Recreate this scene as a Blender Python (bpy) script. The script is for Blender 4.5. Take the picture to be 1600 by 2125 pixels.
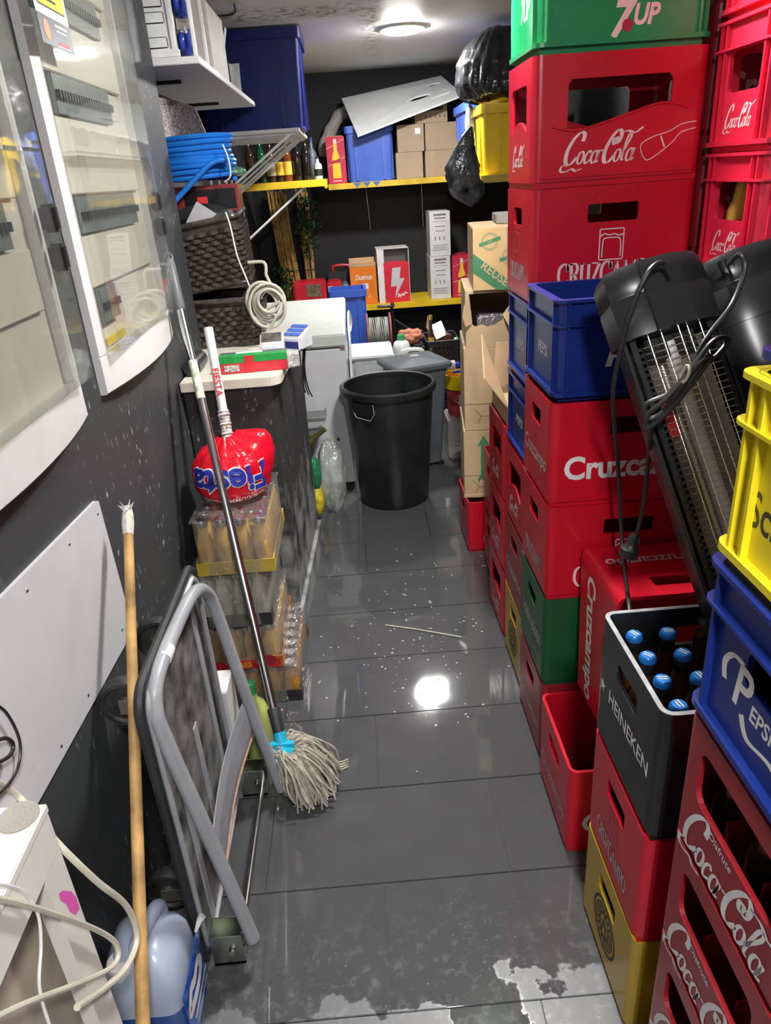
import bpy, bmesh, math, random
from mathutils import Vector, Matrix, Euler
from mathutils.geometry import tessellate_polygon
random.seed(7)
PI = math.pi
for o in list(bpy.data.objects): bpy.data.objects.remove(o)
SC = bpy.context.scene
COL = SC.collection

# ---------------------------------------------------------------- camera
W, H, CX, CY, F = 1600, 2125, 800.0, 1062.5, 1500.0
CAMH = 1.62
_vy = Vector((717-CX, -(367-CY), -F)).normalized()
_vz = -Vector((1030-CX, -(4300-CY), -F))
_vz = (_vz - _vy*_vz.dot(_vy)).normalized()
_vx = _vy.cross(_vz)
ROT = Matrix((_vx, _vy, _vz))
CAM = Vector((0, 0, CAMH))
cd = bpy.data.cameras.new('camera'); cam = bpy.data.objects.new('camera', cd); COL.objects.link(cam)
cd.sensor_fit = 'HORIZONTAL'; cd.sensor_width = 36.0; cd.lens = F/W*36.0; cd.clip_start = .02
cam.matrix_world = Matrix.Translation(CAM) @ ROT.to_4x4()
SC.camera = cam
def PX(u, v, x=None, y=None, z=None):      # a pixel is a direction; the plane it meets gives the distance
    d = ROT @ Vector((u-CX, -(v-CY), -F))
    t = (x/d.x) if x is not None else (y/d.y) if y is not None else ((z-CAMH)/d.z)
    return CAM + d*t

# ---------------------------------------------------------------- world, exposure
wd = bpy.data.worlds.new('world'); SC.world = wd; wd.use_nodes = True
wd.node_tree.nodes['Background'].inputs[0].default_value = (.75, .8, .9, 1)
wd.node_tree.nodes['Background'].inputs[1].default_value = .55  # added even fill for front faces, let in where the end wall is omitted
vs = SC.view_settings
vs.view_transform = 'Standard'; vs.look = 'None'; vs.gamma = 1; vs.use_curve_mapping = False; vs.exposure = 0.08
LAMP = 390.0                                   # strength of the round ceiling lamps
LAMPS = [(.39, 4.9), (.40, 2.05), (.18, -.35)]

CEIL = 2.37; WL = -.61; WLEND = 2.85; RX = -.78; YB = 6.6; WR = 1.5; YF = -1.6

# ---------------------------------------------------------------- materials
MATS = {}
def M(name, col, rough=.5, metal=0., var=.12, scale=14., bump=.0, bscale=60., spec=.5, trans=0., coat=0., emit=0.):
    if name in MATS: return MATS[name]
    m = bpy.data.materials.new(name); m.use_nodes = True; MATS[name] = m
    nt = m.node_tree; n = nt.nodes; l = nt.links; b = n['Principled BSDF']
    tc = n.new('ShaderNodeTexCoord'); nz = n.new('ShaderNodeTexNoise'); nz.inputs['Scale'].default_value = scale; nz.inputs['Detail'].default_value = 5
    l.new(tc.outputs['Object'], nz.inputs['Vector'])
    mx = n.new('ShaderNodeMix'); mx.data_type = 'RGBA'
    c = Vector(col)
    mx.inputs['A'].default_value = (*[max(0, x*(1-var)) for x in c], 1); mx.inputs['B'].default_value = (*[min(1, x*(1+var)) for x in c], 1)
    cr = n.new('ShaderNodeMapRange'); cr.inputs['From Min'].default_value = .3; cr.inputs['From Max'].default_value = .7; l.new(nz.outputs['Fac'], cr.inputs['Value'])
    l.new(cr.outputs[0], mx.inputs['Factor']); l.new(mx.outputs['Result'], b.inputs['Base Color'])
    mr = n.new('ShaderNodeMapRange'); mr.inputs['To Min'].default_value = max(.02, rough*.8); mr.inputs['To Max'].default_value = min(1, rough*1.2)
    l.new(nz.outputs['Fac'], mr.inputs['Value']); l.new(mr.outputs['Result'], b.inputs['Roughness'])
    b.inputs['Metallic'].default_value = metal; b.inputs['Specular IOR Level'].default_value = spec
    b.inputs['Transmission Weight'].default_value = trans; b.inputs['Coat Weight'].default_value = coat
    if emit: b.inputs['Emission Color'].default_value = (*col, 1); b.inputs['Emission Strength'].default_value = emit
    if bump:
        n2 = n.new('ShaderNodeTexNoise'); n2.inputs['Scale'].default_value = bscale; n2.inputs['Detail'].default_value = 4
        l.new(tc.outputs['Object'], n2.inputs['Vector'])
        bp = n.new('ShaderNodeBump'); bp.inputs['Strength'].default_value = bump; bp.inputs['Distance'].default_value = .01
        l.new(n2.outputs['Fac'], bp.inputs['Height']); l.new(bp.outputs['Normal'], b.inputs['Normal'])
    return m
def CLEAR(name, tint=(.9, .93, .92), gloss=.12, rough=.05, bump=0., bscale=30., haze=0., hazecol=(.8, .8, .8)):
    if name in MATS: return MATS[name]
    m = bpy.data.materials.new(name); m.use_nodes = True; MATS[name] = m
    nt = m.node_tree; n = nt.nodes; l = nt.links; n.remove(n['Principled BSDF'])
    t = n.new('ShaderNodeBsdfTransparent'); t.inputs[0].default_value = (*tint, 1)
    g = n.new('ShaderNodeBsdfGlossy'); g.inputs['Roughness'].default_value = rough
    fr = n.new('ShaderNodeLayerWeight'); fr.inputs[0].default_value = .5
    pw = n.new('ShaderNodeMath'); pw.operation = 'POWER'; pw.inputs[1].default_value = 4.; l.new(fr.outputs['Facing'], pw.inputs[0])
    ad = n.new('ShaderNodeMath'); ad.operation = 'MULTIPLY_ADD'; ad.inputs[1].default_value = .6; ad.inputs[2].default_value = gloss; ad.use_clamp = True
    l.new(pw.outputs[0], ad.inputs[0])
    mx = n.new('ShaderNodeMixShader'); l.new(ad.outputs[0], mx.inputs[0]); l.new(t.outputs[0], mx.inputs[1]); l.new(g.outputs[0], mx.inputs[2])
    tc = n.new('ShaderNodeTexCoord'); nz = n.new('ShaderNodeTexNoise'); nz.inputs['Scale'].default_value = bscale; l.new(tc.outputs['Object'], nz.inputs['Vector'])
    if bump:
        bp = n.new('ShaderNodeBump'); bp.inputs['Strength'].default_value = bump; bp.inputs['Distance'].default_value = .02
        l.new(nz.outputs['Fac'], bp.inputs['Height']); l.new(bp.outputs['Normal'], g.inputs['Normal'])
    out = n['Material Output']; last = mx
    if haze:
        d = n.new('ShaderNodeBsdfDiffuse'); d.inputs[0].default_value = (*hazecol, 1)
        hm = n.new('ShaderNodeMixShader'); mr = n.new('ShaderNodeMapRange'); mr.inputs['To Min'].default_value = haze*.5; mr.inputs['To Max'].default_value = haze*1.5
        l.new(nz.outputs['Fac'], mr.inputs['Value']); l.new(mr.outputs[0], hm.inputs[0]); l.new(mx.outputs[0], hm.inputs[1]); l.new(d.outputs[0], hm.inputs[2]); last = hm
    l.new(last.outputs[0], out.inputs[0])
    return m
def WALLMAT(name, col, speck=.5, rough=.55, dirt=0.):
    m = bpy.data.materials.new(name); m.use_nodes = True; MATS[name] = m
    nt = m.node_tree; n = nt.nodes; l = nt.links; b = n['Principled BSDF']
    g = n.new('ShaderNodeNewGeometry')
    nz = n.new('ShaderNodeTexNoise'); nz.inputs['Scale'].default_value = 2.2; nz.inputs['Detail'].default_value = 6; l.new(g.outputs['Position'], nz.inputs['Vector'])
    mp = n.new('ShaderNodeMapping'); mp.inputs['Scale'].default_value = (1, 1, .45); l.new(g.outputs['Position'], mp.inputs['Vector'])
    n2 = n.new('ShaderNodeTexNoise'); n2.inputs['Scale'].default_value = 75; n2.inputs['Detail'].default_value = 3; l.new(mp.outputs[0], n2.inputs['Vector'])
    r2 = n.new('ShaderNodeMapRange'); r2.inputs['From Min'].default_value = .64; r2.inputs['From Max'].default_value = .72; l.new(n2.outputs['Fac'], r2.inputs['Value'])
    n3 = n.new('ShaderNodeTexNoise'); n3.inputs['Scale'].default_value = 3.3; n3.inputs['Detail'].default_value = 3; l.new(g.outputs['Position'], n3.inputs['Vector'])
    r3 = n.new('ShaderNodeMapRange'); r3.inputs['From Min'].default_value = .40; r3.inputs['From Max'].default_value = .56; l.new(n3.outputs['Fac'], r3.inputs['Value'])
    mu = n.new('ShaderNodeMath'); mu.operation = 'MULTIPLY'; l.new(r2.outputs[0], mu.inputs[0]); l.new(r3.outputs[0], mu.inputs[1])
    mu2 = n.new('ShaderNodeMath'); mu2.operation = 'MULTIPLY'; mu2.inputs[1].default_value = speck; l.new(mu.outputs[0], mu2.inputs[0])
    mx = n.new('ShaderNodeMix'); mx.data_type = 'RGBA'; c = Vector(col)
    mx.inputs['A'].default_value = (*(c*.85), 1); mx.inputs['B'].default_value = (*(c*1.2), 1); l.new(nz.outputs['Fac'], mx.inputs['Factor'])
    m2 = n.new('ShaderNodeMix'); m2.data_type = 'RGBA'; l.new(mu2.outputs[0], m2.inputs['Factor']); l.new(mx.outputs['Result'], m2.inputs['A']); m2.inputs['B'].default_value = (.55, .58, .58, 1)
    last = m2
    if dirt:
        n4 = n.new('ShaderNodeTexNoise'); n4.inputs['Scale'].default_value = 9; n4.inputs['Detail'].default_value = 8; l.new(g.outputs['Position'], n4.inputs['Vector'])
        sx = n.new('ShaderNodeSeparateXYZ'); l.new(g.outputs['Position'], sx.inputs[0])
        rz = n.new('ShaderNodeMapRange'); rz.inputs['From Min'].default_value = .75; rz.inputs['From Max'].default_value = .0; rz.inputs['To Max'].default_value = .42; l.new(sx.outputs['Z'], rz.inputs['Value'])
        su = n.new('ShaderNodeMath'); su.operation = 'ADD'; l.new(rz.outputs[0], su.inputs[0]); l.new(n4.outputs['Fac'], su.inputs[1])
        r5 = n.new('ShaderNodeMapRange'); r5.inputs['From Min'].default_value = .64; r5.inputs['From Max'].default_value = .92; r5.inputs['To Max'].default_value = dirt; l.new(su.outputs[0], r5.inputs['Value'])
        m3 = n.new('ShaderNodeMix'); m3.data_type = 'RGBA'; l.new(r5.outputs[0], m3.inputs['Factor']); l.new(m2.outputs['Result'], m3.inputs['A']); m3.inputs['B'].default_value = (.4, .41, .4, 1); last = m3
    l.new(last.outputs['Result'], b.inputs['Base Color']); b.inputs['Roughness'].default_value = rough
    bp = n.new('ShaderNodeBump'); bp.inputs['Strength'].default_value = .15; bp.inputs['Distance'].default_value = .004; l.new(n2.outputs['Fac'], bp.inputs['Height']); l.new(bp.outputs[0], b.inputs['Normal'])
    return m

# ---------------------------------------------------------------- mesh builder
def crom(pts, n=8, closed=False):
    P = [Vector(p) for p in pts]; out = []
    N = len(P); rng = range(N if closed else N-1)
    for i in rng:
        if closed: a, b, c, d = P[(i-1) % N], P[i], P[(i+1) % N], P[(i+2) % N]
        else: a, b, c, d = P[max(i-1, 0)], P[i], P[i+1], P[min(i+2, N-1)]
        for k in range(n):
            t = k/n; t2 = t*t; t3 = t2*t
            out.append(.5*((2*b)+(c-a)*t+(2*a-5*b+4*c-d)*t2+(3*b-a-3*c+d)*t3))
    if not closed: out.append(P[-1])
    return out
class MB:
    def __init__(s): s.v = []; s.f = []; s.mi = []; s.cur = 0
    def add(s, vs, fs):
        o = len(s.v); s.v += [Vector(p) for p in vs]
        for f in fs: s.f.append([i+o for i in f]); s.mi.append(s.cur)
        return s
    def box(s, x0, x1, y0, y1, z0, z1):
        return s.add([(x0,y0,z0),(x1,y0,z0),(x1,y1,z0),(x0,y1,z0),(x0,y0,z1),(x1,y0,z1),(x1,y1,z1),(x0,y1,z1)],
                     [(3,2,1,0),(4,5,6,7),(0,1,5,4),(1,2,6,5),(2,3,7,6),(3,0,4,7)])
    def hexa(s, b, t):                                     # 4 bottom, 4 top corners
        return s.add(list(b)+list(t), [(3,2,1,0),(4,5,6,7),(0,1,5,4),(1,2,6,5),(2,3,7,6),(3,0,4,7)])
    def ring_loft(s, rings, cap=True, closed=False):
        o = len(s.v); n = len(rings[0])
        for r in rings: s.v += [Vector(p) for p in r]
        K = len(rings)
        for i in range(K if closed else K-1):
            a = i*n; b = ((i+1) % K)*n
            for j in range(n):
                s.f.append([o+a+j, o+a+(j+1) % n, o+b+(j+1) % n, o+b+j]); s.mi.append(s.cur)
        if cap and not closed:
            s.f.append([o+i for i in range(n)][::-1]); s.mi.append(s.cur)
            s.f.append([o+(K-1)*n+i for i in range(n)]); s.mi.append(s.cur)
        return s
    def tube(s, pts, r, n=8, closed=False, cap=True):
        P = [Vector(p) for p in pts]; N = len(P); rings = []; up = None
        for i, p in enumerate(P):
            if closed: t = P[(i+1) % N]-P[i-1]
            else: t = P[min(i+1, N-1)]-P[max(i-1, 0)]
            if t.length < 1e-9: t = Vector((0, 0, 1))
            t.normalize()
            if up is None: up = Vector((0, 0, 1)) if abs(t.z) < .9 else Vector((1, 0, 0))
            u = (up-t*up.dot(t))
            if u.length < 1e-6: u = t.orthogonal()
            u.normalize(); up = u; w = t.cross(u)
            rr = r[i] if isinstance(r, (list, tuple)) else r
            rings.append([p+(u*math.cos(2*PI*k/n)+w*math.sin(2*PI*k/n))*rr for k in range(n)])
        return s.ring_loft(rings, cap, closed)
    def cyl(s, p0, p1, r0, r1=None, n=16): return s.tube([p0, p1], [r0, r0 if r1 is None else r1], n)
    def lathe(s, prof, n=20, c=(0, 0, 0), axis=None, sx=1, sy=1):
        c = Vector(c); q = Vector((0, 0, 1)).rotation_difference(Vector(axis)) if axis is not None else None
        rings = []
        for r, z in prof:
            ring = []
            for k in range(n):
                p = Vector((r*math.cos(2*PI*k/n)*sx, r*math.sin(2*PI*k/n)*sy, z))
                if q: p = q @ p
                ring.append(c+p)
            rings.append(ring)
        return s.ring_loft(rings, prof[0][0] < .003 and prof[-1][0] < .003, closed=False)
    def panel(s, outer, holes, t, mp):                     # flat plate with holes; mp(u,v,d)->xyz, d=0 outside face
        loops = [[Vector((a, b, 0)) for a, b in outer]]+[[Vector((a, b, 0)) for a, b in h] for h in holes]
        tris = tessellate_polygon(loops); flat = [p for L in loops for p in L]; n = len(flat)
        vs_ = [mp(p.x, p.y, 0) for p in flat]+[mp(p.x, p.y, t) for p in flat]
        fs = [tuple(x) for x in tris]+[(c+n, b+n, a+n) for a, b, c in tris]
        k = 0
        for L in loops:
            m = len(L)
            for i in range(m): fs.append((k+i, k+(i+1) % m, k+(i+1) % m+n, k+i+n))
            k += m
        return s.add(vs_, fs)
    def grid(s, nu, nv, fn, closeu=False):
        vs_ = [fn(i/nu, j/nv) for j in range(nv+1) for i in range(nu+(0 if closeu else 1))]
        w = nu if closeu else nu+1; fs = []
        for j in range(nv):
            for i in range(nu): fs.append((j*w+i, j*w+(i+1) % w, (j+1)*w+(i+1) % w, (j+1)*w+i))
        return s.add(vs_, fs)
    def xf(s, mat):
        s.v = [mat @ p for p in s.v]; return s
    def mesh(s, name, mats, smooth=False, bev=0., solid=0.):
        me = bpy.data.meshes.new(name); me.from_pydata([tuple(p) for p in s.v], [], s.f)
        for m in (mats if isinstance(mats, (list, tuple)) else [mats]): me.materials.append(m)
        for p, i in zip(me.polygons, s.mi): p.material_index = i
        bm = bmesh.new(); bm.from_mesh(me)
        bmesh.ops.remove_doubles(bm, verts=bm.verts, dist=1e-5)
        bmesh.ops.recalc_face_normals(bm, faces=bm.faces)
        if solid: bmesh.ops.solidify(bm, geom=bm.faces[:], thickness=solid)
        if bev:
            ed = [e for e in bm.edges if len(e.link_faces) == 2 and e.calc_face_angle(0) > .6]
            bmesh.ops.bevel(bm, geom=ed, offset=bev, segments=2, affect='EDGES', clamp_overlap=True)
        bm.to_mesh(me); bm.free()
        if smooth:
            me.polygons.foreach_set('use_smooth', [True]*len(me.polygons))
            if smooth is True: me.set_sharp_from_angle(angle=math.radians(42))
        return me
def tag(o, label=None, cat=None, group=None, kind=None):
    if label: o['label'] = label
    if cat: o['category'] = cat
    if group: o['group'] = group
    if kind: o['kind'] = kind
    return o
def link(name, me, parent=None, loc=(0, 0, 0), rot=(0, 0, 0)):
    o = bpy.data.objects.new(name, me); COL.objects.link(o); o.location = loc; o.rotation_euler = rot
    if parent: o.parent = parent
    return o
def thing(name, label, cat, loc=(0, 0, 0), rot=(0, 0, 0), group=None, kind=None):
    if not isinstance(rot, (tuple, list)): rot = (0, 0, rot)
    o = bpy.data.objects.new(name, None); COL.objects.link(o); o.empty_display_size = .05
    o.location = loc; o.rotation_euler = rot
    return tag(o, label, cat, group, kind)
def pmat(p): return Matrix.Translation(p.location) @ p.rotation_euler.to_matrix().to_4x4()
def part(name, mb, mat, parent, smooth=False, bev=0., world=False, label=None, kind=None, solid=0.):
    if world: mb.xf(pmat(parent).inverted())
    o = link(name, mb.mesh(name, mat, smooth, bev, solid), parent)
    return tag(o, label, None, None, kind)
def one(name, mb, mat, label, cat, group=None, smooth=False, bev=0., kind=None, solid=0.):   # a thing that is a single mesh: origin at its base
    lo = Vector((min(p.x for p in mb.v), min(p.y for p in mb.v), min(p.z for p in mb.v))); hi = Vector((max(p.x for p in mb.v), max(p.y for p in mb.v), 0))
    c = Vector(((lo.x+hi.x)/2, (lo.y+hi.y)/2, lo.z)); mb.xf(Matrix.Translation(-c))
    return tag(link(name, mb.mesh(name, mat, smooth, bev, solid), None, c), label, cat, group, kind)
def struct(name, mb, mat, bev=0.):
    return tag(link(name, mb.mesh(name, mat, False, bev)), None, None, None, 'structure')

# ---------------------------------------------------------------- flat print: lettering and marks
_TX = {}
def text_mesh(s, size=.05, bold=.0, shear=0., sx=1., mat=None, space=1.):
    k = (s, size, bold, shear, sx, mat.name, space)
    if k in _TX: return _TX[k]
    c = bpy.data.curves.new('text', 'FONT'); c.body = s; c.size = size; c.offset = bold*size; c.shear = shear; c.align_x = 'CENTER'; c.align_y = 'CENTER'; c.space_character = space; c.resolution_u = 3
    o = bpy.data.objects.new('text', c); COL.objects.link(o)
    dg = bpy.context.evaluated_depsgraph_get(); me = bpy.data.meshes.new_from_object(o.evaluated_get(dg))
    bpy.data.objects.remove(o); bpy.data.curves.remove(c)
    for v in me.vertices: v.co.x *= sx
    me.materials.clear(); me.materials.append(mat); me.name = 'lettering'
    _TX[k] = me; return me
def ribbon_mesh(paths, mat, wmax=.1, wmin=.02, nib=.6, shear=0., scale=1., smooth=6, fixed=False, name='marks'):
    mb = MB()
    for p in paths:
        closed = False; sm = smooth
        if isinstance(p, dict): closed = p.get('closed', False); sm = p.get('n', smooth); w = p.get('w'); wm = p.get('wm', wmax); p = p['p']
        else: w = None; wm = wmax
        P = [Vector((a[0], a[1], 0)) for a in p]
        P = crom(P, sm, closed) if sm > 1 else P
        if closed: P.append(P[0])
        L = []; 
        for i, q in enumerate(P):
            t = P[min(i+1, len(P)-1)]-P[max(i-1, 0)]
            if closed and i in (0, len(P)-1): t = P[1]-P[-2]
            t.normalize(); ang = math.atan2(t.y, t.x)
            ww = w if w else (wmax if fixed else wmin+(wm-wmin)*abs(math.sin(ang-nib)))
            nrm = Vector((-t.y, t.x, 0))*ww*.5
            L.append((q+nrm, q-nrm))
        vs_ = [x for ab in L for x in ab]
        mb.add(vs_, [(2*i, 2*i+1, 2*i+3, 2*i+2) for i in range(len(L)-1)])
    for v in mb.v: v.x += v.y*shear; v *= scale
    me = bpy.data.meshes.new(name); me.from_pydata([tuple(v) for v in mb.v], [], mb.f); me.materials.append(mat)
    return me
def poly_mesh(polys, mat, name='print'):
    mb = MB()
    for p in polys:
        L = [Vector((a, b, 0)) for a, b in p]; tr = tessellate_polygon([L])
        mb.add(L, [tuple(t) for t in tr])
    me = bpy.data.meshes.new(name); me.from_pydata([tuple(v) for v in mb.v], [], mb.f); me.materials.append(mat); return me
def ell(cx, cy, rx, ry, n=20, a0=0., a1=2*PI): return [(cx+rx*math.cos(a0+(a1-a0)*i/n), cy+ry*math.sin(a0+(a1-a0)*i/n)) for i in range(n)]
def rrect(x0, x1, y0, y1, r, n=4):
    out = []
    for cx, cy, a in ((x1-r, y0+r, -PI/2), (x1-r, y1-r, 0), (x0+r, y1-r, PI/2), (x0+r, y0+r, PI)):
        for i in range(n+1): out.append((cx+r*math.cos(a+PI/2*i/n), cy+r*math.sin(a+PI/2*i/n)))
    return out
FACE = {'front': (PI/2, 0, 0), 'left': (PI/2, 0, -PI/2), 'right': (PI/2, 0, PI/2), 'top': (0, 0, 0)}
def decal(me, parent, face, w, d, u, v, h=None, e=.0007, roll=0., name='lettering', label=None):
    # u to the right and v up on the face as seen from outside; w, d = size of the thing in x and y
    if face == 'front': loc = (u, -d/2-e, v)
    elif face == 'left': loc = (-w/2-e, -u, v)
    elif face == 'right': loc = (w/2+e, u, v)
    else: loc = (u, v, h+e)
    o = link(name, me, parent, loc); m = Euler(FACE[face]).to_matrix() @ Matrix.Rotation(roll, 3, 'Z'); o.rotation_euler = m.to_euler()
    return tag(o, label)
COKE = [{'p': [(.47,.70),(.47,.90),(.33,.98),(.13,.76),(.02,.38),(.08,.06),(.24,.01),(.42,.22)], 'wm': .135},
        {'p': [(.10,.02),(-.04,-.05),(-.02,-.19),(.16,-.21),(.34,-.13),(.5,-.2),(.70,-.14)], 'wm': .09},
        {'p': ell(.55,.2,.095,.19,10), 'closed': True, 'n': 3},
        [(.87,.33),(.80,.4),(.71,.22),(.76,.01),(.89,.12)],
        {'p': ell(1.02,.2,.095,.19,10), 'closed': True, 'n': 3}, [(1.14,.4),(1.11,.05),(1.19,.08)],
        {'p': [(1.19,.37),(1.28,.39)], 'w': .045, 'n': 1},
        {'p': [(1.68,.60),(1.63,.74),(1.56,.70),(1.60,.56),(1.74,.62),(1.76,.86),(1.62,.98),(1.45,.76),(1.35,.38),(1.41,.05),(1.57,.01),(1.70,.2)], 'wm': .13},
        {'p': ell(1.82,.2,.095,.19,10), 'closed': True, 'n': 3},
        {'p': [(1.74,.88),(1.97,.93),(2.2,.86),(2.44,1.02)], 'wm': .12},
        [(1.96,.2),(2.12,.72),(2.07,.86),(2.01,.7),(2.0,.1),(2.09,.06)],
        {'p': ell(2.24,.2,.095,.19,10), 'closed': True, 'n': 3}, [(2.36,.4),(2.33,.05),(2.43,.1)]]
def coke_mesh(mat, width):
    k = ('coke', mat.name, width)
    if k not in _TX:
        me = ribbon_mesh(COKE, mat, .075, .03, .25, .28, width/2.6, 5, name='lettering')
        xs = [v.co.x for v in me.vertices]; cx = (max(xs)+min(xs))/2
        for v in me.vertices: v.co.x -= cx; v.co.y -= .35*width/2.6
        _TX[k] = me
    return _TX[k]
_G = {'C': (.62, [[(.58,.66),(.52,.92),(.32,1),(.08,.78),(.06,.3),(.3,0),(.5,.04),(.6,.3)], [(.59,.98),(.59,.66)]]),
      'R': (.66, [[(.16,0),(.16,1)], {'p': [(.16,1),(.42,.98),(.52,.76),(.4,.54),(.16,.52)], 'n': 5}, [(.34,.53),(.58,0)]]),
      'U': (.64, [[(.12,1),(.12,.3),(.3,.0),(.5,.25),(.52,1)]]),
      'Z': (.58, [{'p': [(.06,.97),(.52,.97)], 'w': .06, 'n': 1}, [(.5,.97),(.06,.03)], {'p': [(.04,.03),(.54,.03)], 'w': .06, 'n': 1}]),
      'A': (.66, [{'p': [(.06,0),(.3,1)], 'w': .06, 'n': 1}, [(.3,1),(.58,0)], {'p': [(.16,.3),(.46,.3)], 'w': .06, 'n': 1}]),
      'M': (.82, [{'p': [(.1,0),(.12,1)], 'w': .06, 'n': 1}, [(.14,1),(.4,.05)], {'p': [(.4,.05),(.64,1)], 'w': .06, 'n': 1}, [(.68,1),(.68,0)]]),
      'P': (.6, [[(.16,0),(.16,1)], {'p': [(.16,1),(.42,.98),(.54,.74),(.42,.48),(.16,.46)], 'n': 5}]),
      'O': (.66, [{'p': ell(.32,.5,.25,.47,12), 'closed': True, 'n': 3}])}
_SER = {'R': (.16, .58), 'U': (), 'P': (.16,), 'M': (.1, .68), 'A': (.06, .58)}
def cruz_mesh(mat, height, s='CRUZCAMPO', sx=.8):
    k = ('cruz', mat.name, height, s, sx)
    if k in _TX: return _TX[k]
    paths = []; x = 0
    for ch in s:
        w, st = _G[ch]
        for p in st:
            if isinstance(p, dict): q = dict(p); q['p'] = [(a+x, b) for a, b in p['p']]
            else: q = {'p': [(a+x, b) for a, b in p], 'n': 1 if len(p) == 2 else 5}
            paths.append(q)
        for a in _SER.get(ch, ()): paths.append({'p': [(x+a-.12, .03), (x+a+.12, .03)], 'w': .06, 'n': 1})
        if ch in 'URP': paths.append({'p': [(x+.02, .97), (x+.24, .97)], 'w': .06, 'n': 1})
        if ch == 'U': paths.append({'p': [(x+.42, .97), (x+.62, .97)], 'w': .06, 'n': 1})
        x += w
    me = ribbon_mesh(paths, mat, .17, .05, 0., 0., height, 5, name='lettering')
    for v in me.vertices: v.co.x = (v.co.x-x*height/2)*sx; v.co.y -= height/2
    _TX[k] = me; return me
# ================================================================ the room
wallm = WALLMAT('charcoal_wall_paint', (.040, .044, .048), .6)
wallb = WALLMAT('black_wall_paint', (.0075, .008, .0095), .10, .7)
concm = WALLMAT('scuffed_black_counter', (.03, .031, .033), .5, .6, .75)
def floor_material():
    m = bpy.data.materials.new('wet_slate_tile'); m.use_nodes = True
    nt = m.node_tree; n = nt.nodes; l = nt.links; b = n['Principled BSDF']
    g = n.new('ShaderNodeNewGeometry'); sx = n.new('ShaderNodeSeparateXYZ'); l.new(g.outputs['Position'], sx.inputs[0])
    def noise(s, d=5, r=.55):
        x = n.new('ShaderNodeTexNoise'); x.inputs['Scale'].default_value = s; x.inputs['Detail'].default_value = d; x.inputs['Roughness'].default_value = r; l.new(g.outputs['Position'], x.inputs['Vector']); return x
    def mr(src, a, b_, c=0., d=1.):
        x = n.new('ShaderNodeMapRange'); x.inputs['From Min'].default_value = a; x.inputs['From Max'].default_value = b_; x.inputs['To Min'].default_value = c; x.inputs['To Max'].default_value = d; l.new(src, x.inputs['Value']); return x.outputs[0]
    def op(o, a, b_):
        x = n.new('ShaderNodeMath'); x.operation = o
        for i, q in enumerate((a, b_)):
            if isinstance(q, float): x.inputs[i].default_value = q
            else: l.new(q, x.inputs[i])
        return x.outputs[0]
    big = noise(4.2, 7).outputs['Fac']; mid = noise(9., 6).outputs['Fac']; fine = noise(160., 2).outputs['Fac']
    # drying patch towards the near end of the aisle: limescale-grey, with a ragged edge
    dry = op('ADD', mr(sx.outputs['Y'], 1.30, .85, -.75, .26), mr(big, .35, .65, -.35, .35))
    dry = mr(dry, .0, .05)
    speck = op('MULTIPLY', mr(fine, .70, .74), mr(sx.outputs['Y'], 1.35, 1.0))
    speck = op('MULTIPLY', speck, mr(noise(5., 3).outputs['Fac'], .46, .6))
    film = op('MULTIPLY', mr(noise(30., 6, .7).outputs['Fac'], .52, .78), mr(sx.outputs['Y'], 1.25, .9, 0., .28))
    c0 = n.new('ShaderNodeMix'); c0.data_type = 'RGBA'; l.new(mid, c0.inputs['Factor']); c0.inputs['A'].default_value = (.062, .063, .067, 1); c0.inputs['B'].default_value = (.085, .086, .091, 1)
    c1 = n.new('ShaderNodeMix'); c1.data_type = 'RGBA'; l.new(dry, c1.inputs['Factor']); l.new(c0.outputs['Result'], c1.inputs['A']); c1.inputs['B'].default_value = (.125, .13, .138, 1)
    c2 = n.new('ShaderNodeMix'); c2.data_type = 'RGBA'; l.new(op('MAXIMUM', speck, film), c2.inputs['Factor']); l.new(c1.outputs['Result'], c2.inputs['A']); c2.inputs['B'].default_value = (.6, .61, .62, 1)
    l.new(c2.outputs['Result'], b.inputs['Base Color'])
    rg = op('ADD', mr(big, .35, .7, .03, .085), mr(dry, 0., 1., 0., .35)); l.new(rg, b.inputs['Roughness'])
    b.inputs['Specular IOR Level'].default_value = .6
    bp = n.new('ShaderNodeBump'); bp.inputs['Strength'].default_value = .03; bp.inputs['Distance'].default_value = .01; l.new(noise(7., 3).outputs['Fac'], bp.inputs['Height']); l.new(bp.outputs[0], b.inputs['Normal'])
    return m
grout = M('dark_grout', (.02, .02, .022), .5)
fl = struct('floor', MB().box(RX-.02, WR+.1, YF-.1, YB+.1, -.06, -.004), grout)
tile_m = floor_material()
TW, TH = .622, .3145
tile_me = MB().box(-TW/2+.0012, TW/2-.0012, -TH/2+.0012, TH/2-.0012, -.01, 0).mesh('tile', tile_m, bev=.0012)
row = -9
y = .948+row*TH
k = 0
while y < YB:
    x = -.045 if row % 2 == 0 else .277
    while x > RX: x -= TW
    while x < WR:
        x0, x1, y1 = max(x, RX-.01), min(x+TW, WR+.05), min(y+TH, YB+.05)
        if x1-x0 > .02 and y1-y > .02:
            if x1-x0 > TW-.01 and y1-y > TH-.005: me = tile_me
            else: me = MB().box(-(x1-x0)/2+.0012, (x1-x0)/2-.0012, -(y1-y)/2+.0012, (y1-y)/2-.0012, -.01, 0).mesh('tile', tile_m)
            t = link('tile', me, fl, ((x0+x1)/2, (y+y1)/2, random.uniform(-.0008, 0)), (random.uniform(-.001, .001), random.uniform(-.001, .001), 0))
        x += TW
    y += TH; row += 1
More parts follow.
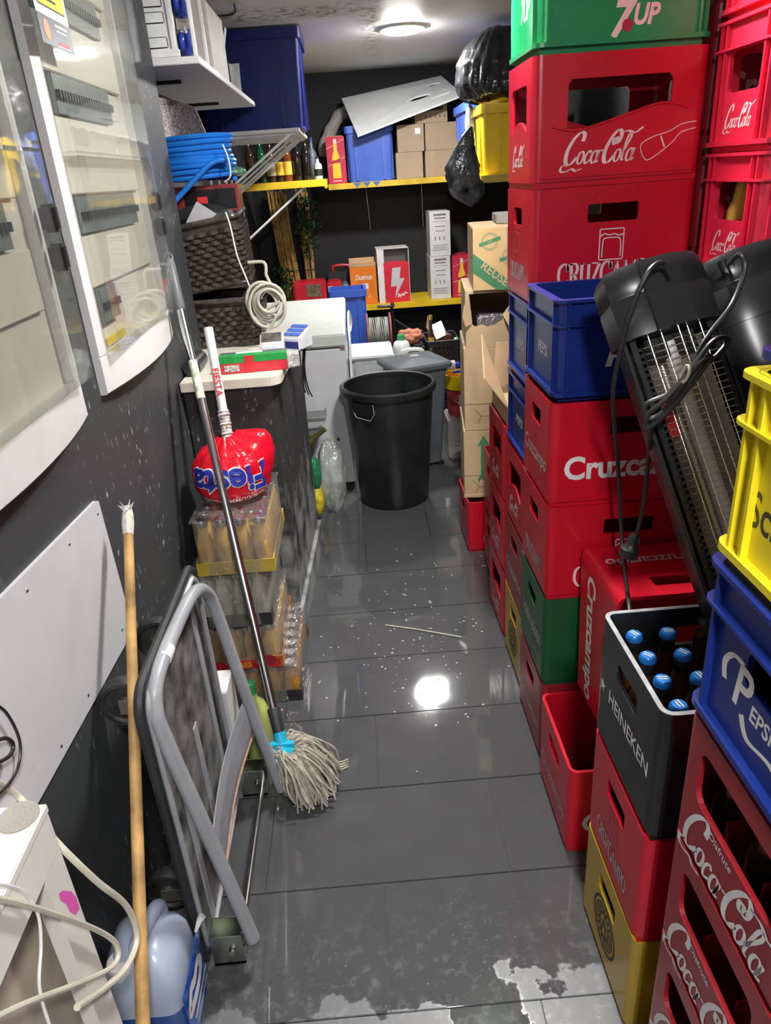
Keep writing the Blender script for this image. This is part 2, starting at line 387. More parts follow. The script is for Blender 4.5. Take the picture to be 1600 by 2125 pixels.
# walls
struct('wall_left', MB().box(RX-.06, WL, YF, WLEND, 0, CEIL), wallm)
struct('wall_recess', MB().box(RX-.1, RX, WLEND, YB, 0, CEIL), wallm)
struct('wall_back', MB().box(RX-.1, WR+.1, YB, YB+.1, 0, CEIL), wallb)
struct('wall_right', MB().box(WR, WR+.1, YF, YB, 0, CEIL), wallb)
def ceiling_material():
    m = bpy.data.materials.new('stained_white_ceiling'); m.use_nodes = True
    nt = m.node_tree; n = nt.nodes; l = nt.links; b = n['Principled BSDF']; b.inputs['Roughness'].default_value = .5
    g = n.new('ShaderNodeNewGeometry'); sx = n.new('ShaderNodeSeparateXYZ'); l.new(g.outputs['Position'], sx.inputs[0])
    def mth(o, a, b_=None, c=False):
        x = n.new('ShaderNodeMath'); x.operation = o; x.use_clamp = c
        for i, q in enumerate((a, b_)):
            if q is None: continue
            if isinstance(q, (int, float)): x.inputs[i].default_value = q
            else: l.new(q, x.inputs[i])
        return x.outputs[0]
    def noise(s, d=5):
        x = n.new('ShaderNodeTexNoise'); x.inputs['Scale'].default_value = s; x.inputs['Detail'].default_value = d; l.new(g.outputs['Position'], x.inputs['Vector']); return x.outputs['Fac']
    def mr(src, a, b_, c=0., d=1.):
        x = n.new('ShaderNodeMapRange'); x.inputs['From Min'].default_value = a; x.inputs['From Max'].default_value = b_; x.inputs['To Min'].default_value = c; x.inputs['To Max'].default_value = d; l.new(src, x.inputs['Value']); return x.outputs[0]
    A = PX(700, 22, z=CEIL); B = PX(768, 40, z=CEIL); D = PX(778, 125, z=CEIL)
    # mould line along a joint, and a leak running from it
    band = mr(mth('ABSOLUTE', mth('SUBTRACT', sx.outputs['Y'], A.y)), .22, .02)
    band = mth('MULTIPLY', band, mr(sx.outputs['X'], B.x+.12, B.x-.05))
    leak = mr(mth('ABSOLUTE', mth('SUBTRACT', sx.outputs['X'], mth('ADD', B.x, mth('MULTIPLY', mth('SUBTRACT', sx.outputs['Y'], B.y), (D.x-B.x)/(D.y-B.y))))), .09, .01)
    leak = mth('MULTIPLY', leak, mth('MULTIPLY', mr(sx.outputs['Y'], D.y+.1, B.y), mr(sx.outputs['Y'], A.y-.5, A.y-.3)))
    allm = mth('MAXIMUM', band, leak)
    spots = mth('MULTIPLY', mr(noise(26., 6), .5, .62), allm)
    rust = mth('MULTIPLY', mr(noise(7., 4), .38, .6), allm)
    c1 = n.new('ShaderNodeMix'); c1.data_type = 'RGBA'; l.new(mth('MULTIPLY', rust, .65), c1.inputs['Factor']); c1.inputs['A'].default_value = (.74, .75, .77, 1); c1.inputs['B'].default_value = (.36, .30, .2, 1)
    c2 = n.new('ShaderNodeMix'); c2.data_type = 'RGBA'; l.new(mth('MULTIPLY', spots, .85), c2.inputs['Factor']); l.new(c1.outputs['Result'], c2.inputs['A']); c2.inputs['B'].default_value = (.06, .055, .05, 1)
    l.new(c2.outputs['Result'], b.inputs['Base Color']); return m
struct('ceiling', MB().box(RX-.1, WR+.1, YF-.1, YB+.1, CEIL, CEIL+.08), ceiling_material())
# ceiling lamps
whitep = M('white_plastic', (.78, .78, .78), .4)
lampm = M('lit_diffuser', (1., .975, .94), .5, var=.0, emit=LAMP)
for i, (lx, ly) in enumerate(LAMPS):
    t = thing('downlight', ['round white recessed ceiling light beside the stained ceiling leak', 'round white recessed ceiling light above the tall drink crates', 'round white recessed ceiling light near the open end of the room'][i], 'ceiling light', (lx, ly, CEIL-.012), group='recessed round ceiling lights')
    part('trim_ring', MB().lathe([(.116, .012), (.136, .012), (.136, .006), (.128, .0), (.116, .002), (.116, .012)], 40), whitep, t, True)
    part('diffuser', MB().lathe([(.001, -.018), (.05, -.017), (.09, -.014), (.112, -.006), (.116, .010), (.001, .010)], 40), lampm, t, True)

# ================================================================ bottle crates
PR = {'w': M('white_print', (.72, .70, .70), .5), 'g': M('worn_grey_print', (.42, .36, .37), .6), 'k': M('black_print', (.02, .02, .02), .5), 'd': M('faint_red_print', (.42, .10, .12), .5),
      'pink': M('faded_pink_print', (.78, .62, .60), .5), 'rd': M('dark_red_print', (.36, .015, .04), .45), 'gr': M('green_print', (.06, .22, .10), .6), 'bl': M('blue_print', (.02, .03, .35), .5), 'ye': M('yellow_print', (.8, .5, .03), .5), 'rr': M('bright_red_print', (.62, .02, .03), .45)}
CM = {'red': M('red_crate_plastic', (.54, .006, .022), .29, var=.1, scale=5), 'redd': M('weathered_red_crate_plastic', (.29, .014, .021), .33, var=.18, scale=6), 'coke': M('rose_red_crate_plastic', (.72, .018, .06), .36, var=.08, scale=5),
      'blue': M('navy_crate_plastic', (.008, .024, .18), .29, var=.12, scale=6), 'green': M('dark_green_crate_plastic', (.008, .085, .028), .36, var=.12, scale=6), 'green2': M('bright_green_crate_plastic', (.008, .26, .085), .34, var=.14, scale=5),
      'yel': M('mustard_crate_plastic', (.46, .30, .02), .33, var=.14, scale=6), 'yel2': M('lemon_crate_plastic', (.74, .60, .015), .36, var=.08, scale=5), 'black': M('black_crate_plastic', (.014, .015, .017), .36, var=.2, scale=6), 'grey': M('worn_grey_edge', (.3, .31, .32), .5, var=.3, scale=40)}
FM = {'front': lambda w, d: (lambda u, v, e: (u, -d/2+e, v)), 'back': lambda w, d: (lambda u, v, e: (-u, d/2-e, v)), 'left': lambda w, d: (lambda u, v, e: (-w/2+e, -u, v)), 'right': lambda w, d: (lambda u, v, e: (w/2-e, u, v))}
_CB = {}
def crate_body(mat, w, d, h, fh, sh, t=.008, r=.022, ribbed=False):
    k = (mat.name, w, d, h, str(fh), str(sh), ribbed)
    if k in _CB: return _CB[k]
    mb = MB(); ins = .012 if ribbed else 0.; wi, di = w-2*ins, d-2*ins; zb = .014
    for f, half, holes in (('front', wi/2, fh), ('back', wi/2, fh), ('left', di/2, sh), ('right', di/2, sh)):
        mb.panel([(-half+r, zb), (half-r, zb), (half-r, h), (-half+r, h)], holes, t, FM[f](wi, di))
    for sx_, sy_ in ((1, 1), (-1, 1), (-1, -1), (1, -1)):
        a0 = math.atan2(sy_, sx_)-PI/4; cx, cy = sx_*(wi/2-r), sy_*(di/2-r); rings = []
        for z in (zb, h):
            o_ = [(cx+r*math.cos(a0+PI/2*i/5), cy+r*math.sin(a0+PI/2*i/5), z) for i in range(6)]
            i_ = [(cx+(r-t)*math.cos(a0+PI/2*i/5), cy+(r-t)*math.sin(a0+PI/2*i/5), z) for i in range(6)][::-1]
            rings.append(o_+i_)
        mb.ring_loft(rings)
    e = .006+ins
    mb.box(-w/2+e, w/2-e, -d/2+e, d/2-e, 0, zb+.002)
    if ribbed:
        up = lambda z: (lambda u, v, q: (u, v, z-q))
        inner = rrect(-wi/2+.001, wi/2-.001, -di/2+.001, di/2-.001, .02)[::-1]
        for z, th in ((h, .007), (h-.055, .005), (.024, .010)):
            mb.panel(rrect(-w/2, w/2, -d/2, d/2, .024), [inner], th, up(z))
        for f, half in (('front', w/2), ('back', w/2), ('left', d/2), ('right', d/2)):
            mp = FM[f](w, d)
            for u in ((-half+.030, half-.036, -half+.058, half-.064) if ribbed == 2 else (-half+.030, half-.036)):
                a = [mp(u, .02, .003), mp(u+.006, .02, .003), mp(u+.006, .02, .013), mp(u, .02, .013)]; b = [mp(u, h-.003, .003), mp(u+.006, h-.003, .003), mp(u+.006, h-.003, .013), mp(u, h-.003, .013)]
                mb.hexa(a, b)
    me = mb.mesh('body', mat, bev=0); _CB[k] = me; return me
def dividers(w, d, h, nx, ny):
    mb = MB()
    for i in range(1, nx): x = -w/2+w*i/nx; mb.box(x-.0015, x+.0015, -d/2+.01, d/2-.01, .015, h)
    for i in range(1, ny): y_ = -d/2+d*i/ny; mb.box(-w/2+.01, w/2-.01, y_-.0015, y_+.0015, .015, h)
    return mb
EMBL = [{'p': rrect(-.5, .5, -.6, .6, .03, 1), 'closed': True, 'n': 1}, [(-.48,.32),(-.3,.42),(-.1,.36),(.1,.4),(.3,.33),(.48,.38)], [(-.38,-.5),(-.36,.1),(-.28,.24),(0,.26),(.28,.24),(.38,.1),(.4,-.5)]]
def emblem(s, mat='w'):
    k = ('embl', s, mat)
    if k not in _TX: _TX[k] = ribbon_mesh(EMBL, PR[mat], .045, .02, .6, 0., s, 3, fixed=True, name='emblem')
    return _TX[k]
def seal(s, mat):
    k = ('seal', s, mat)
    if k not in _TX:
        P = [{'p': ell(0, 0, 1, 1, 16), 'closed': True, 'n': 3, 'w': .1}, {'p': ell(0, 0, .8, .8, 16), 'closed': True, 'n': 3, 'w': .06}, {'p': ell(0, 0, .42, .5, 10), 'closed': True, 'n': 3, 'w': .08}]
        P += [{'p': [(.5*math.cos(a), .5*math.sin(a)), (.74*math.cos(a), .74*math.sin(a))], 'n': 1, 'w': .08} for a in [i*PI/9 for i in range(18)]]
        P += [{'p': [(-.2,-.4),(0,.4),(.2,-.4)], 'n': 1, 'w': .1}, {'p': [(-.3,0),(.3,.05)], 'n': 1, 'w': .08}]
        _TX[k] = ribbon_mesh(P, PR[mat], .1, .05, .6, 0., s, 3, name='emblem')
    return _TX[k]
BOTTLE = [(0, .95), (.12, .9), (.3, .7), (.52, .62), (.9, .58), (1, .3), (1, -.3), (.85, -.5), (1, -.62)]
wave = lambda a, b, v0, amp: [(a+(b-a)*i/10, v0+amp*math.sin((i/10-.5)*PI*1.1)) for i in range(11)]
def crate(style, label, x0, yf, z, h=.275, rz=0., group=None, place=True, name='bottle_crate', w=.42, d=.30):
    gp = group or 'stacked bottle crates'
    t = thing(name, label, 'crate', (x0+w/2, yf+d/2, z), rz, gp)
    if style in ('cruz', 'cruzs', 'cruzd', 'green', 'heinb', 'seal'):
        mat = CM[{'cruz': 'red', 'cruzs': 'red', 'cruzd': 'redd', 'green': 'green', 'heinb': 'black', 'seal': 'yel'}[style]]
        fh = [rrect(-.065, .065, h-.085, h-.042, .006, 2)]; sh = [rrect(-.048, .048, h-.088, h-.045, .007, 2)]
        link('body', crate_body(mat, w, d, h, fh, sh), t)
        if style == 'cruz':
            decal(emblem(.062), t, 'front', w, d, .0, h-.140, name='emblem'); decal(cruz_mesh(PR['pink'], .056), t, 'front', w, d, -.005, .068)
            decal(emblem(.05, 'd'), t, 'left', w, d, 0, h-.125, name='emblem'); decal(cruz_mesh(PR['g'], .042, sx=.68), t, 'left', w, d, 0, .07)
        if style in ('cruzs', 'cruzd'):
            decal(text_mesh('Cruzcampo', .082, .032, 0., .93, PR['w']), t, 'front', w, d, .005, .10)
            decal(text_mesh('Cruzcampo', .058, .015, .15, .85, PR['g']), t, 'left', w, d, 0, .10)
        if style == 'green':
            decal(text_mesh('Heineken', .026, .02, 0., 1., PR['w']), t, 'front', w, d, -.04, .17); decal(text_mesh('1', .07, .03, 0., 1., PR['w']), t, 'front', w, d, .0, .06)
            decal(text_mesh('Heineken', .07, .012, 0., .8, PR['g']), t, 'left', w, d, .01, .13); decal(text_mesh('the original quality', .016, 0., .1, 1., PR['g']), t, 'left', w, d, .04, .06)
            link('label_plate', poly_mesh([rrect(-.08, .06, -.05, .05, .008)], PR['k']), t, (.01, -d/2-.0004, .062), FACE['front'])
        if style == 'heinb':
            decal(text_mesh('\u2605HEINEKEN' if False else 'HEINEKEN', .045, .012, 0., .95, PR['w']), t, 'left', w, d, .02, .135)
            st = [(.016*(1 if i % 2 == 0 else .4)*math.sin(i*PI/5), .016*(1 if i % 2 == 0 else .4)*math.cos(i*PI/5)) for i in range(10)]
            decal(poly_mesh([st], PR['w'], 'star'), t, 'left', w, d, -.115, .135, name='star')
            part('worn_rim', MB().panel(rrect(-w/2, w/2, -d/2, d/2, .022), [rrect(-w/2+.0085, w/2-.0085, -d/2+.0085, d/2-.0085, .014)[::-1]], .0015, lambda u, v, q: (u, v, h+.0015-q)), CM['grey'], t)
        if style == 'seal':
            decal(seal(.062, 'k'), t, 'left', w, d, .0, .115, name='emblem'); decal(seal(.075, 'k'), t, 'front', w, d, 0, .12, name='emblem')
    elif style == 'cokew':
        mat = CM['red']
        win = [(.125, h-.055), (-.13, h-.055)]
        win = [(.125, h-.062), (.117, h-.052), (-.117, h-.052), (-.125, h-.062)]+wave(-.125, .125, h*.515, .022)
        sw = [(.085, h-.062), (.078, h-.052), (-.078, h-.052), (-.085, h-.062)]+[(-.085+.17*i/8, h*.45+.028*math.sin(i/8*PI)) for i in range(9)]
        link('body', crate_body(mat, w, d, h, [win], [sw]), t)
        decal(coke_mesh(PR['pink'], .185), t, 'front', w, d, -.04, .075)
        decal(ribbon_mesh([{'p': [(-.045,-.018),(-.03,-.036),(.0,-.022),(.03,.0),(.05,.02),(.085,.028)], 'w': .0022}, {'p': [(-.045,-.018),(-.046,.0),(-.02,.014),(.02,.024),(.05,.038),(.085,.042)], 'w': .0022}, {'p': [(.0,.016),(.012,-.01)], 'w': .004}], PR['pink'], name='bottle_outline'), t, 'front', w, d, .105, .085, name='bottle_outline')
        decal(coke_mesh(PR['pink'], .13), t, 'left', w, d, 0, .07)
        mb = MB()
        P = crom([(-.165, h*.52-.012, 0), (-.1, h*.515-.022, 0), (0, h*.515, 0), (.1, h*.515+.024, 0), (.165, h*.515+.012, 0)], 6)
        mb.tube([(p.x, -d/2-.001, p.y) for p in P], .0028, 6)
        part('wave_moulding', mb, mat, t); part('base_moulding', MB().box(-w/2+.02, w/2-.02, -d/2-.004, -d/2+.002, .022, .030), mat, t)
        part('bottle_divider', dividers(w-.02, d-.02, h*.42, 4, 3), CM['redd'], t)
    elif style == 'cokea':
        mat = CM['redd']
        link('body', crate_body(mat, w, d, h, [rrect(-.15, .15, h*.45, h-.03, .02)], [rrect(-.10, .105, h*.46, h-.035, .02)]), t)
        decal(coke_mesh(PR['w'], .235), t, 'left', w, d, .0, .045); decal(text_mesh('Disfrute', .018, .01, .2, 1., PR['w']), t, 'left', w, d, -.02, .093); decal(coke_mesh(PR['w'], .25), t, 'front', w, d, 0, .045)
        part('bottle_divider', dividers(w-.02, d-.02, h*.5, 4, 3), CM['redd'], t)
    else:
        mat = CM[{'pepsi': 'blue', 'pepsic': 'blue', '7up': 'green2', 'schw': 'yel2', 'coker': 'coke', 'plainb': 'blue'}[style]]
        fh = [rrect(-.07, .07, h*.46, h-.065, .012)] if style == 'coker' else []
        sh = [rrect(-.075, .07, h*.46, h-.062, .012)] if style in ('coker',) else ([rrect(-.045, .045, h-.12, h-.075, .008)] if style in ('pepsic', 'schw') else [])
        if style == 'coker': fh = [rrect(-.135, -.03, h*.44, h-.062, .012), rrect(.03, .135, h*.44, h-.062, .012)]
        link('body', crate_body(mat, w, d, h, fh, sh, ribbed=2 if style in ('schw', 'coker') else 1), t); e = -.0118
        if style == 'pepsi':
            decal(text_mesh('PEPSI', .068, .02, .18, 1.45, PR['w']), t, 'front', w, d, .02, h*.42, e=e); decal(text_mesh('PEPSI', .04, .02, .1, 1.0, PR['w']), t, 'left', w, d, .0, h*.42, e=e)
        if style == 'pepsic':
            decal(text_mesh('P', .085, .02, .12, .9, PR['w']), t, 'left', w, d, -.048, .105, e=e); decal(text_mesh('EPSI', .032, .02, .12, .9, PR['w']), t, 'left', w, d, .0, .092, e=e); decal(text_mesh('Cola', .062, .015, .12, .9, PR['w']), t, 'left', w, d, .082, .10, e=e)
            decal(ribbon_mesh([[(-.088,-.012),(-.092,.012),(-.075,.032),(-.05,.034)], [(-.04,-.03),(-.02,-.052),(.03,-.045),(.08,-.06),(.13,-.04)], [(.03,.03),(.06,.045),(.1,.04),(.13,.055)]], PR['w'], .012, .005, .3, name='flourish'), t, 'left', w, d, 0, .105, e=e, name='flourish')
        if style == '7up':
            decal(text_mesh('7', .100, .035, .25, .9, PR['pink']), t, 'front', w, d, -.010, .058, e=e); decal(text_mesh('UP', .056, .035, .2, .85, PR['pink']), t, 'front', w, d, .050, .066, e=e)
            decal(poly_mesh([ell(0, 0, .013, .013, 18)], PR['rd'], 'red_spot'), t, 'front', w, d, .010, .048, e=e+.0006, name='red_spot'); decal(text_mesh('7UP', .07, .02, .2, .8, PR['pink']), t, 'left', w, d, 0, .11, e=e)
        if style == 'schw':
            decal(text_mesh('Schweppes', .062, .012, .0, .8, PR['k']), t, 'left', w, d, .01, .085, e=e); decal(text_mesh('Schweppes', .075, .012, 0, .9, PR['k']), t, 'front', w, d, 0, .1, e=e)
        if style == 'coker':
            for u in (-.085, .085): decal(coke_mesh(PR['pink'], .09), t, 'front', w, d, u, .068, e=e)
            decal(coke_mesh(PR['pink'], .125), t, 'left', w, d, -.005, .068, e=e)
    if rz == 0. and place: t.rotation_euler.z = random.uniform(-.006, .006)
    return t
# stack A: nearest to the entrance
zz = 0
for i, lb in enumerate(['dark red script-lettered cola crate at the floor, lowest under the lemon-yellow crate', 'dark red cola crate with grey script, second from the floor below the flourish-lettered navy crate', 'dark red cola crate with grey script, third from the floor below the flourish-lettered navy crate', 'dark red cola crate holding bottles, directly below the navy crate with a flourish logo']):
    crate('cokea', lb, .42, .48, zz, .23); zz += .231
crate('pepsic', 'navy ribbed crate with flourished old-style cola logo, under the lemon-yellow crate', .415, .475, zz, .238, w=.43, d=.31); zz += .239
crate('schw', 'lemon-yellow ribbed crate with black lettering on top of a navy crate', .42, .475, zz, .235, w=.42, d=.31); zz += .236
crate('plainb', 'navy ribbed crate standing on the lemon-yellow crate', .435, .48, zz, .238)
# stack B
crate('seal', 'mustard crate with round seal under two crates, below the black beer crate', .43, .87, 0, .27)
crate('cruz', 'red beer crate with serif lettering between the mustard crate and the black crate', .43, .87, .271, .27)
hk = crate('heinb', 'black beer crate with worn grey rim holding blue-capped bottles', .43, .87, .542, .28)
# open crate with a crate on end in it
oc = crate('cruzs', 'empty open red beer crate standing alone on the wet floor', .43, 1.30, 0, .275)
part('bottle_divider', dividers(.40, .28, .10, 6, 4), CM['redd'], oc)
tc_ = crate('cruzs', 'red beer crate stood on end across the open red crate, lettering upside down', 0, 0, 0, .28, place=False)
ml = Matrix(((0, 1, 0), (0, 0, -1), (-1, 0, 0)))
ml = Matrix.Rotation(math.radians(-4), 3, 'X') @ ml
tc_.rotation_euler = ml.to_euler(); tc_.location = (.525+.15, 1.603, .512)
# stack D
zz = 0
for st, hh, lb in (('cruzd', .272, 'worn red beer crate on the floor below the dark green crate'), ('green', .285, 'dark green beer crate with a black label plate between red crates'), ('cruz', .272, 'red beer crate with serif lettering resting on the dark green crate'), ('cruzs', .27, 'red beer crate with bold white lettering under an empty navy crate'), ('pepsi', .237, 'empty open navy ribbed crate with block lettering, beside the leaning heater')):
    crate(st, lb, .443, 1.632, zz, hh); zz += hh+.001
# stack E
zz = 0
for st, hh, lb in (('seal', .275, 'mustard crate with round seal on the floor between red crates'), ('cruzd', .272, 'worn red beer crate stacked on the mustard crate with red crates either side'), ('cokew', .262, 'red cola crate with wavy window under two navy crates'), ('pepsi', .234, 'navy ribbed crate, lower of two below the serif-lettered red crate'), ('pepsi', .234, 'navy ribbed crate, upper of two below the serif-lettered red crate'), ('cruz', .278, 'red beer crate with square emblem and serif lettering below the wavy-window cola crate'), ('cokew', .285, 'red cola crate with wavy window and bottle outline under the bright green crate'), ('7up', .282, 'bright green ribbed crate at the top of the tall stack')):
    crate(st, lb, .457, 1.945, zz, hh); zz += hh+.001
# stacks F, G and the crate under the cartons
zz = 0
for i, lb in enumerate(['dark red cola crate on the floor beyond the mustard crate', 'dark red cola crate in the middle of the stack under the open carton', 'dark red cola crate directly under the open carton']):
    crate('cokew', lb, .458, 2.262, zz, .278); zz += .279
for i, lb in enumerate(['red beer crate on the floor in front of the crate under the cartons', 'red beer crate with open top in front of the arrow-marked carton']):
    c = crate('cruzd', lb, .492, 2.585, i*.275, .274)
crate('cruz', 'bright red beer crate on the floor under the pile of cartons', .433, 2.955, 0, .252)
# second column, against the right wall
zz = 0
for i, lb in enumerate(['rose-red ribbed cola crate on the floor behind the tall stack', 'rose-red ribbed cola crate second from the floor behind the tall stack', 'rose-red ribbed cola crate third from the floor behind the tall stack', 'rose-red ribbed cola crate fourth from the floor behind the tall stack', 'rose-red ribbed cola crate behind the second heater', 'rose-red ribbed cola crate with a yellow-necked bottle in its window', 'rose-red ribbed cola crate with empty window below the top one', 'rose-red ribbed cola crate at the top beside the bright green crate']):
    hh = .268
    crate('coker', lb, .884+.004*(i % 2), 1.660, zz, hh, group='rose-red ribbed crates', w=.40); zz += hh+.001
zz = 0
for i, lb in enumerate(['worn red beer crate on the floor behind the rose-red column', 'worn red beer crate second from the floor behind the rose-red column', 'worn red beer crate third from the floor behind the rose-red column', 'worn red beer crate fourth from the floor behind the rose-red column', 'worn red beer crate fifth from the floor behind the rose-red column', 'worn red beer crate third from the top behind the rose-red column', 'worn red beer crate second from the top behind the rose-red column', 'worn red beer crate at the top behind the rose-red column']):
    crate('cruzd', lb, .895, 1.985, zz, .275, group='worn red crates behind the rose-red column'); zz += .276
# bottles in the black crate
brown = M('brown_beer_glass', (.055, .022, .008), .12, var=.2, coat=.3); capb = M('blue_bottle_cap', (.02, .2, .62), .3, metal=.3); collar = M('dark_neck_foil', (.012, .012, .014), .35)
bot_p = [(.001, 0), (.029, 0), (.031, .008), (.031, .13), (.028, .15), (.018, .185), (.0135, .21), (.0135, .235), (.001, .236)]
bm1 = MB().lathe(bot_p, 16).mesh('glass', brown, True); bm2 = MB().lathe([(.0137, .205), (.0142, .206), (.0142, .229), (.0137, .23)], 16).mesh('neck_foil', collar, True)
bm3 = MB().lathe([(.001, .2445), (.012, .2438), (.0145, .241), (.016, .236), (.0162, .2315), (.013, .231)], 20).mesh('cap', capb, True)
txc = ribbon_mesh([{'p': [(-.009, .0025), (.009, .0025)], 'n': 1, 'w': .003}, {'p': [(-.008, -.003), (.008, -.003)], 'n': 1, 'w': .0025}], PR['w'], name='cap_print')
spots = [(0, 3), (0, 2), (0, 1), (0, 0), (1, 3), (1, 2), (1, 1), (2, 3), (2, 1), (3, 2), (3, 1), (4, 2)]
bw, bd = (.42-.03)/6, (.30-.03)/4
part('bottle_divider', dividers(.40, .28, .12, 6, 4), CM['black'], hk)
for i, j in spots:
    t = thing('beer_bottle', 'brown beer bottle with blue cap in the black crate', 'bottle', (.43+.015+bw*(i+.5), .87+.015+bd*(j+.5), .542+.017), random.uniform(-2, 2), 'blue-capped bottles in the black crate')
    link('glass', bm1, t); link('neck_foil', bm2, t)
    if (i, j) != (2, 3): c = link('cap', bm3, t); link('cap_print', txc, c, (0, 0, .2448))
    else: t['label'] = 'brown beer bottle without a blue cap in the black crate'
# bottle showing in the window of a rose-red crate
t = thing('soda_bottle', 'bottle with yellow neck band inside the rose-red crate window', 'bottle', (.965, PX(1538, 400, x=.96).y, 5*.269+.018))
part('glass', MB().lathe([(.001, 0), (.03, 0), (.032, .01), (.032, .09), (.02, .14), (.0135, .18), (.0135, .215), (.001, .216)], 16), M('clear_brown_glass', (.10, .05, .03), .1), t, True)
part('neck_label', MB().lathe([(.0145, .20), (.022, .141), (.0325, .10), (.0325, .12), (.0225, .145), (.015, .2)], 16), M('amber_label', (.8, .48, .06), .4), t, True)
# dark bottles in the near cola crate
dg = M('dark_bottle_glass', (.02, .016, .012), .1, var=.2)
dme = MB().lathe([(.001, 0), (.03, 0), (.032, .01), (.032, .08), (.02, .13), (.0125, .16), (.0125, .19), (.001, .191)], 14).mesh('glass', dg, True)
for i in range(3):
    for j in range(3):
        tag(link('cola_bottle', dme, None, (.42+.06+i*.1, .48+.055+j*.095, 3*.231+.017)), 'dark glass bottle inside the near dark red cola crate', 'bottle', 'bottles in the near cola crate')
# ================================================================ left wall: distribution boards, panel, stick, trolley, mop
frame_m = M('white_board_frame', (.70, .68, .69), .35, var=.04); plate_m = M('beige_cover_plate', (.60, .57, .50), .45, var=.06); lid_m = CLEAR('clear_acrylic_lid', (.93, .94, .92), .06, .03, .05, 6., .03)
brk_m = M('grey_green_breaker', (.13, .16, .16), .4); lever_m = M('dark_breaker_lever', (.02, .025, .03), .4); latch_m = M('black_latch', (.015, .015, .016), .4)
def dist_board(label, y0, y1, z0, z1, stickers=False):
    yc, hw = (y0+y1)/2, (y1-y0)/2
    t = thing('distribution_board', label, 'fuse box', (WL, yc, z0), group='distribution boards on the left wall')
    xf = lambda y_: .018+.032*(1-((y_-yc)/hw)**2)
    def bar(name, a, b, za, zb, n):
        rings = []
        for i in range(n+1):
            y_ = a+(b-a)*i/n; x_ = xf(y_); rings.append([(0, y_-yc, za-z0), (x_-.004, y_-yc, za-z0), (x_, y_-yc, za-z0+.004), (x_, y_-yc, zb-z0), (0, y_-yc, zb-z0)])
        part(name, MB().ring_loft(rings), frame_m, t, True)
    bar('bottom_rail', y0, y1, z0, z0+.085, 14); bar('top_rail', y0, y1, z1-.05, z1, 14); bar('side_rail', y0, y0+.04, z0+.085, z1-.05, 2); bar('side_rail', y1-.045, y1, z0+.085, z1-.05, 2)
    Y0, Y1 = y0+.04-yc, y1-.045-yc
    part('back_plate', MB().box(.001, .006, Y0, Y1, .085, z1-z0-.05), plate_m, t)
    rows = [PX(u, v, x=WL+.02).z-z0 for u, v in ((232, 632), (228, 445), (165, 215))]+[PX(165, 215, x=WL+.02).z-z0+.19]
    for z, zn in zip(rows, rows[1:]+[z1-z0-.06]): part('cover_plate', MB().box(.007, .016, Y0+.025, Y1-.03, z+.05, zn-.035), plate_m, t, bev=.002)
    for i, z in enumerate(rows):
        nb = (7, 26, 22, 24)[i]; mb = MB(); ys = Y0+.035+random.uniform(0, .03)
        for k_ in range(nb):
            a = ys+k_*.0178
            if a+.018 > Y1-.04: break
            mb.cur = 0; mb.box(.007, .022, a, a+.0168, z-.03, z+.045)
            mb.cur = 1; mb.box(.022, .031, a+.004, a+.013, z-.002, z+.014)
        part('breaker_row', mb, [brk_m, lever_m], t)
    part('terminal_strip', MB().box(.007, .014, Y0+.05, Y0+.2, .095, .112), M('yellow_wire_strip', (.6, .42, .03), .5), t)
    zs_ = PX(200, 322, x=WL+.055).z-z0
    for a, b in ((.09, zs_-.003), (zs_+.003, z1-z0-.06)):
        L = MB(); L.box(.052, .055, Y0+.004, Y1+.03, a, b)
        for q in (a, b-.003): L.box(.02, .052, Y0+.004, Y1+.03, q, q+.003)
        for q in (Y0+.004, Y1+.027): L.box(.02, .052, q, q+.003, a+.003, b-.003)
        part('hinged_lid', L, lid_m, t)
    for q in (.30, .37): part('latch', MB().box(.03, .062, Y1+.012, Y1+.034, q, q+.05), latch_m, t, bev=.006)
    if stickers:
        P0, P1 = 1.655-yc, 1.835-yc                               # stickers on the upper lid, read off the photograph
        st = part('warning_sticker', MB().box(.0555, .0562, P0, P1, 1.940-z0, 2.14-z0), M('white_sticker', (.8, .8, .78), .5), t)
        part('black_border', MB().panel(rrect(P0+.012, P1-.012, 1.955-z0, 2.13-z0, .010), [], .0004, lambda u, v, q: (.0567-q, u, v)), PR['k'], st)
        part('yellow_field', MB().panel(rrect(P0+.015, P1-.015, 1.958-z0, 2.127-z0, .008), [], .0004, lambda u, v, q: (.0572-q, u, v)), M('warning_yellow', (.82, .66, .01), .5), st)
        link('printed_lines', ribbon_mesh([{'p': [(-.05, .012), (.05, .012)], 'n': 1, 'w': .012}, {'p': [(-.03, -.008), (.03, -.008)], 'n': 1, 'w': .005}], PR['k'], name='printed_lines'), st, (.0577, (P0+P1)/2, 1.978-z0), (PI/2, 0, PI/2))
        st = part('info_sticker', MB().box(.0555, .0562, P0+.002, P1+.004, 1.890-z0, 1.939-z0), M('dark_sticker', (.03, .032, .045), .4), t)
        part('orange_figure', MB().panel([(P0+.04+a_*.016, 1.916-z0+b_*.018) for a_, b_ in ell(0, 0, 1, 1, 12)], [], .0005, lambda u, v, q: (.0567-q, u, v)), M('orange_print', (.7, .25, .12), .5), st)
        link('printed_lines', ribbon_mesh([{'p': [(-.03, .013), (.04, .013)], 'n': 1, 'w': .004}, {'p': [(-.025, .004), (.03, .004)], 'n': 1, 'w': .003}, {'p': [(-.03, -.022), (.04, -.022)], 'n': 1, 'w': .002}], PR['w'], name='printed_lines'), st, (.0567, P0+.12, 1.917-z0), (PI/2, 0, PI/2)); link('red_line', ribbon_mesh([{'p': [(-.03, 0), (.03, 0)], 'n': 1, 'w': .006}], PR['rr'], name='red_line'), st, (.0567, P0+.125, 1.900-z0), (PI/2, 0, PI/2))
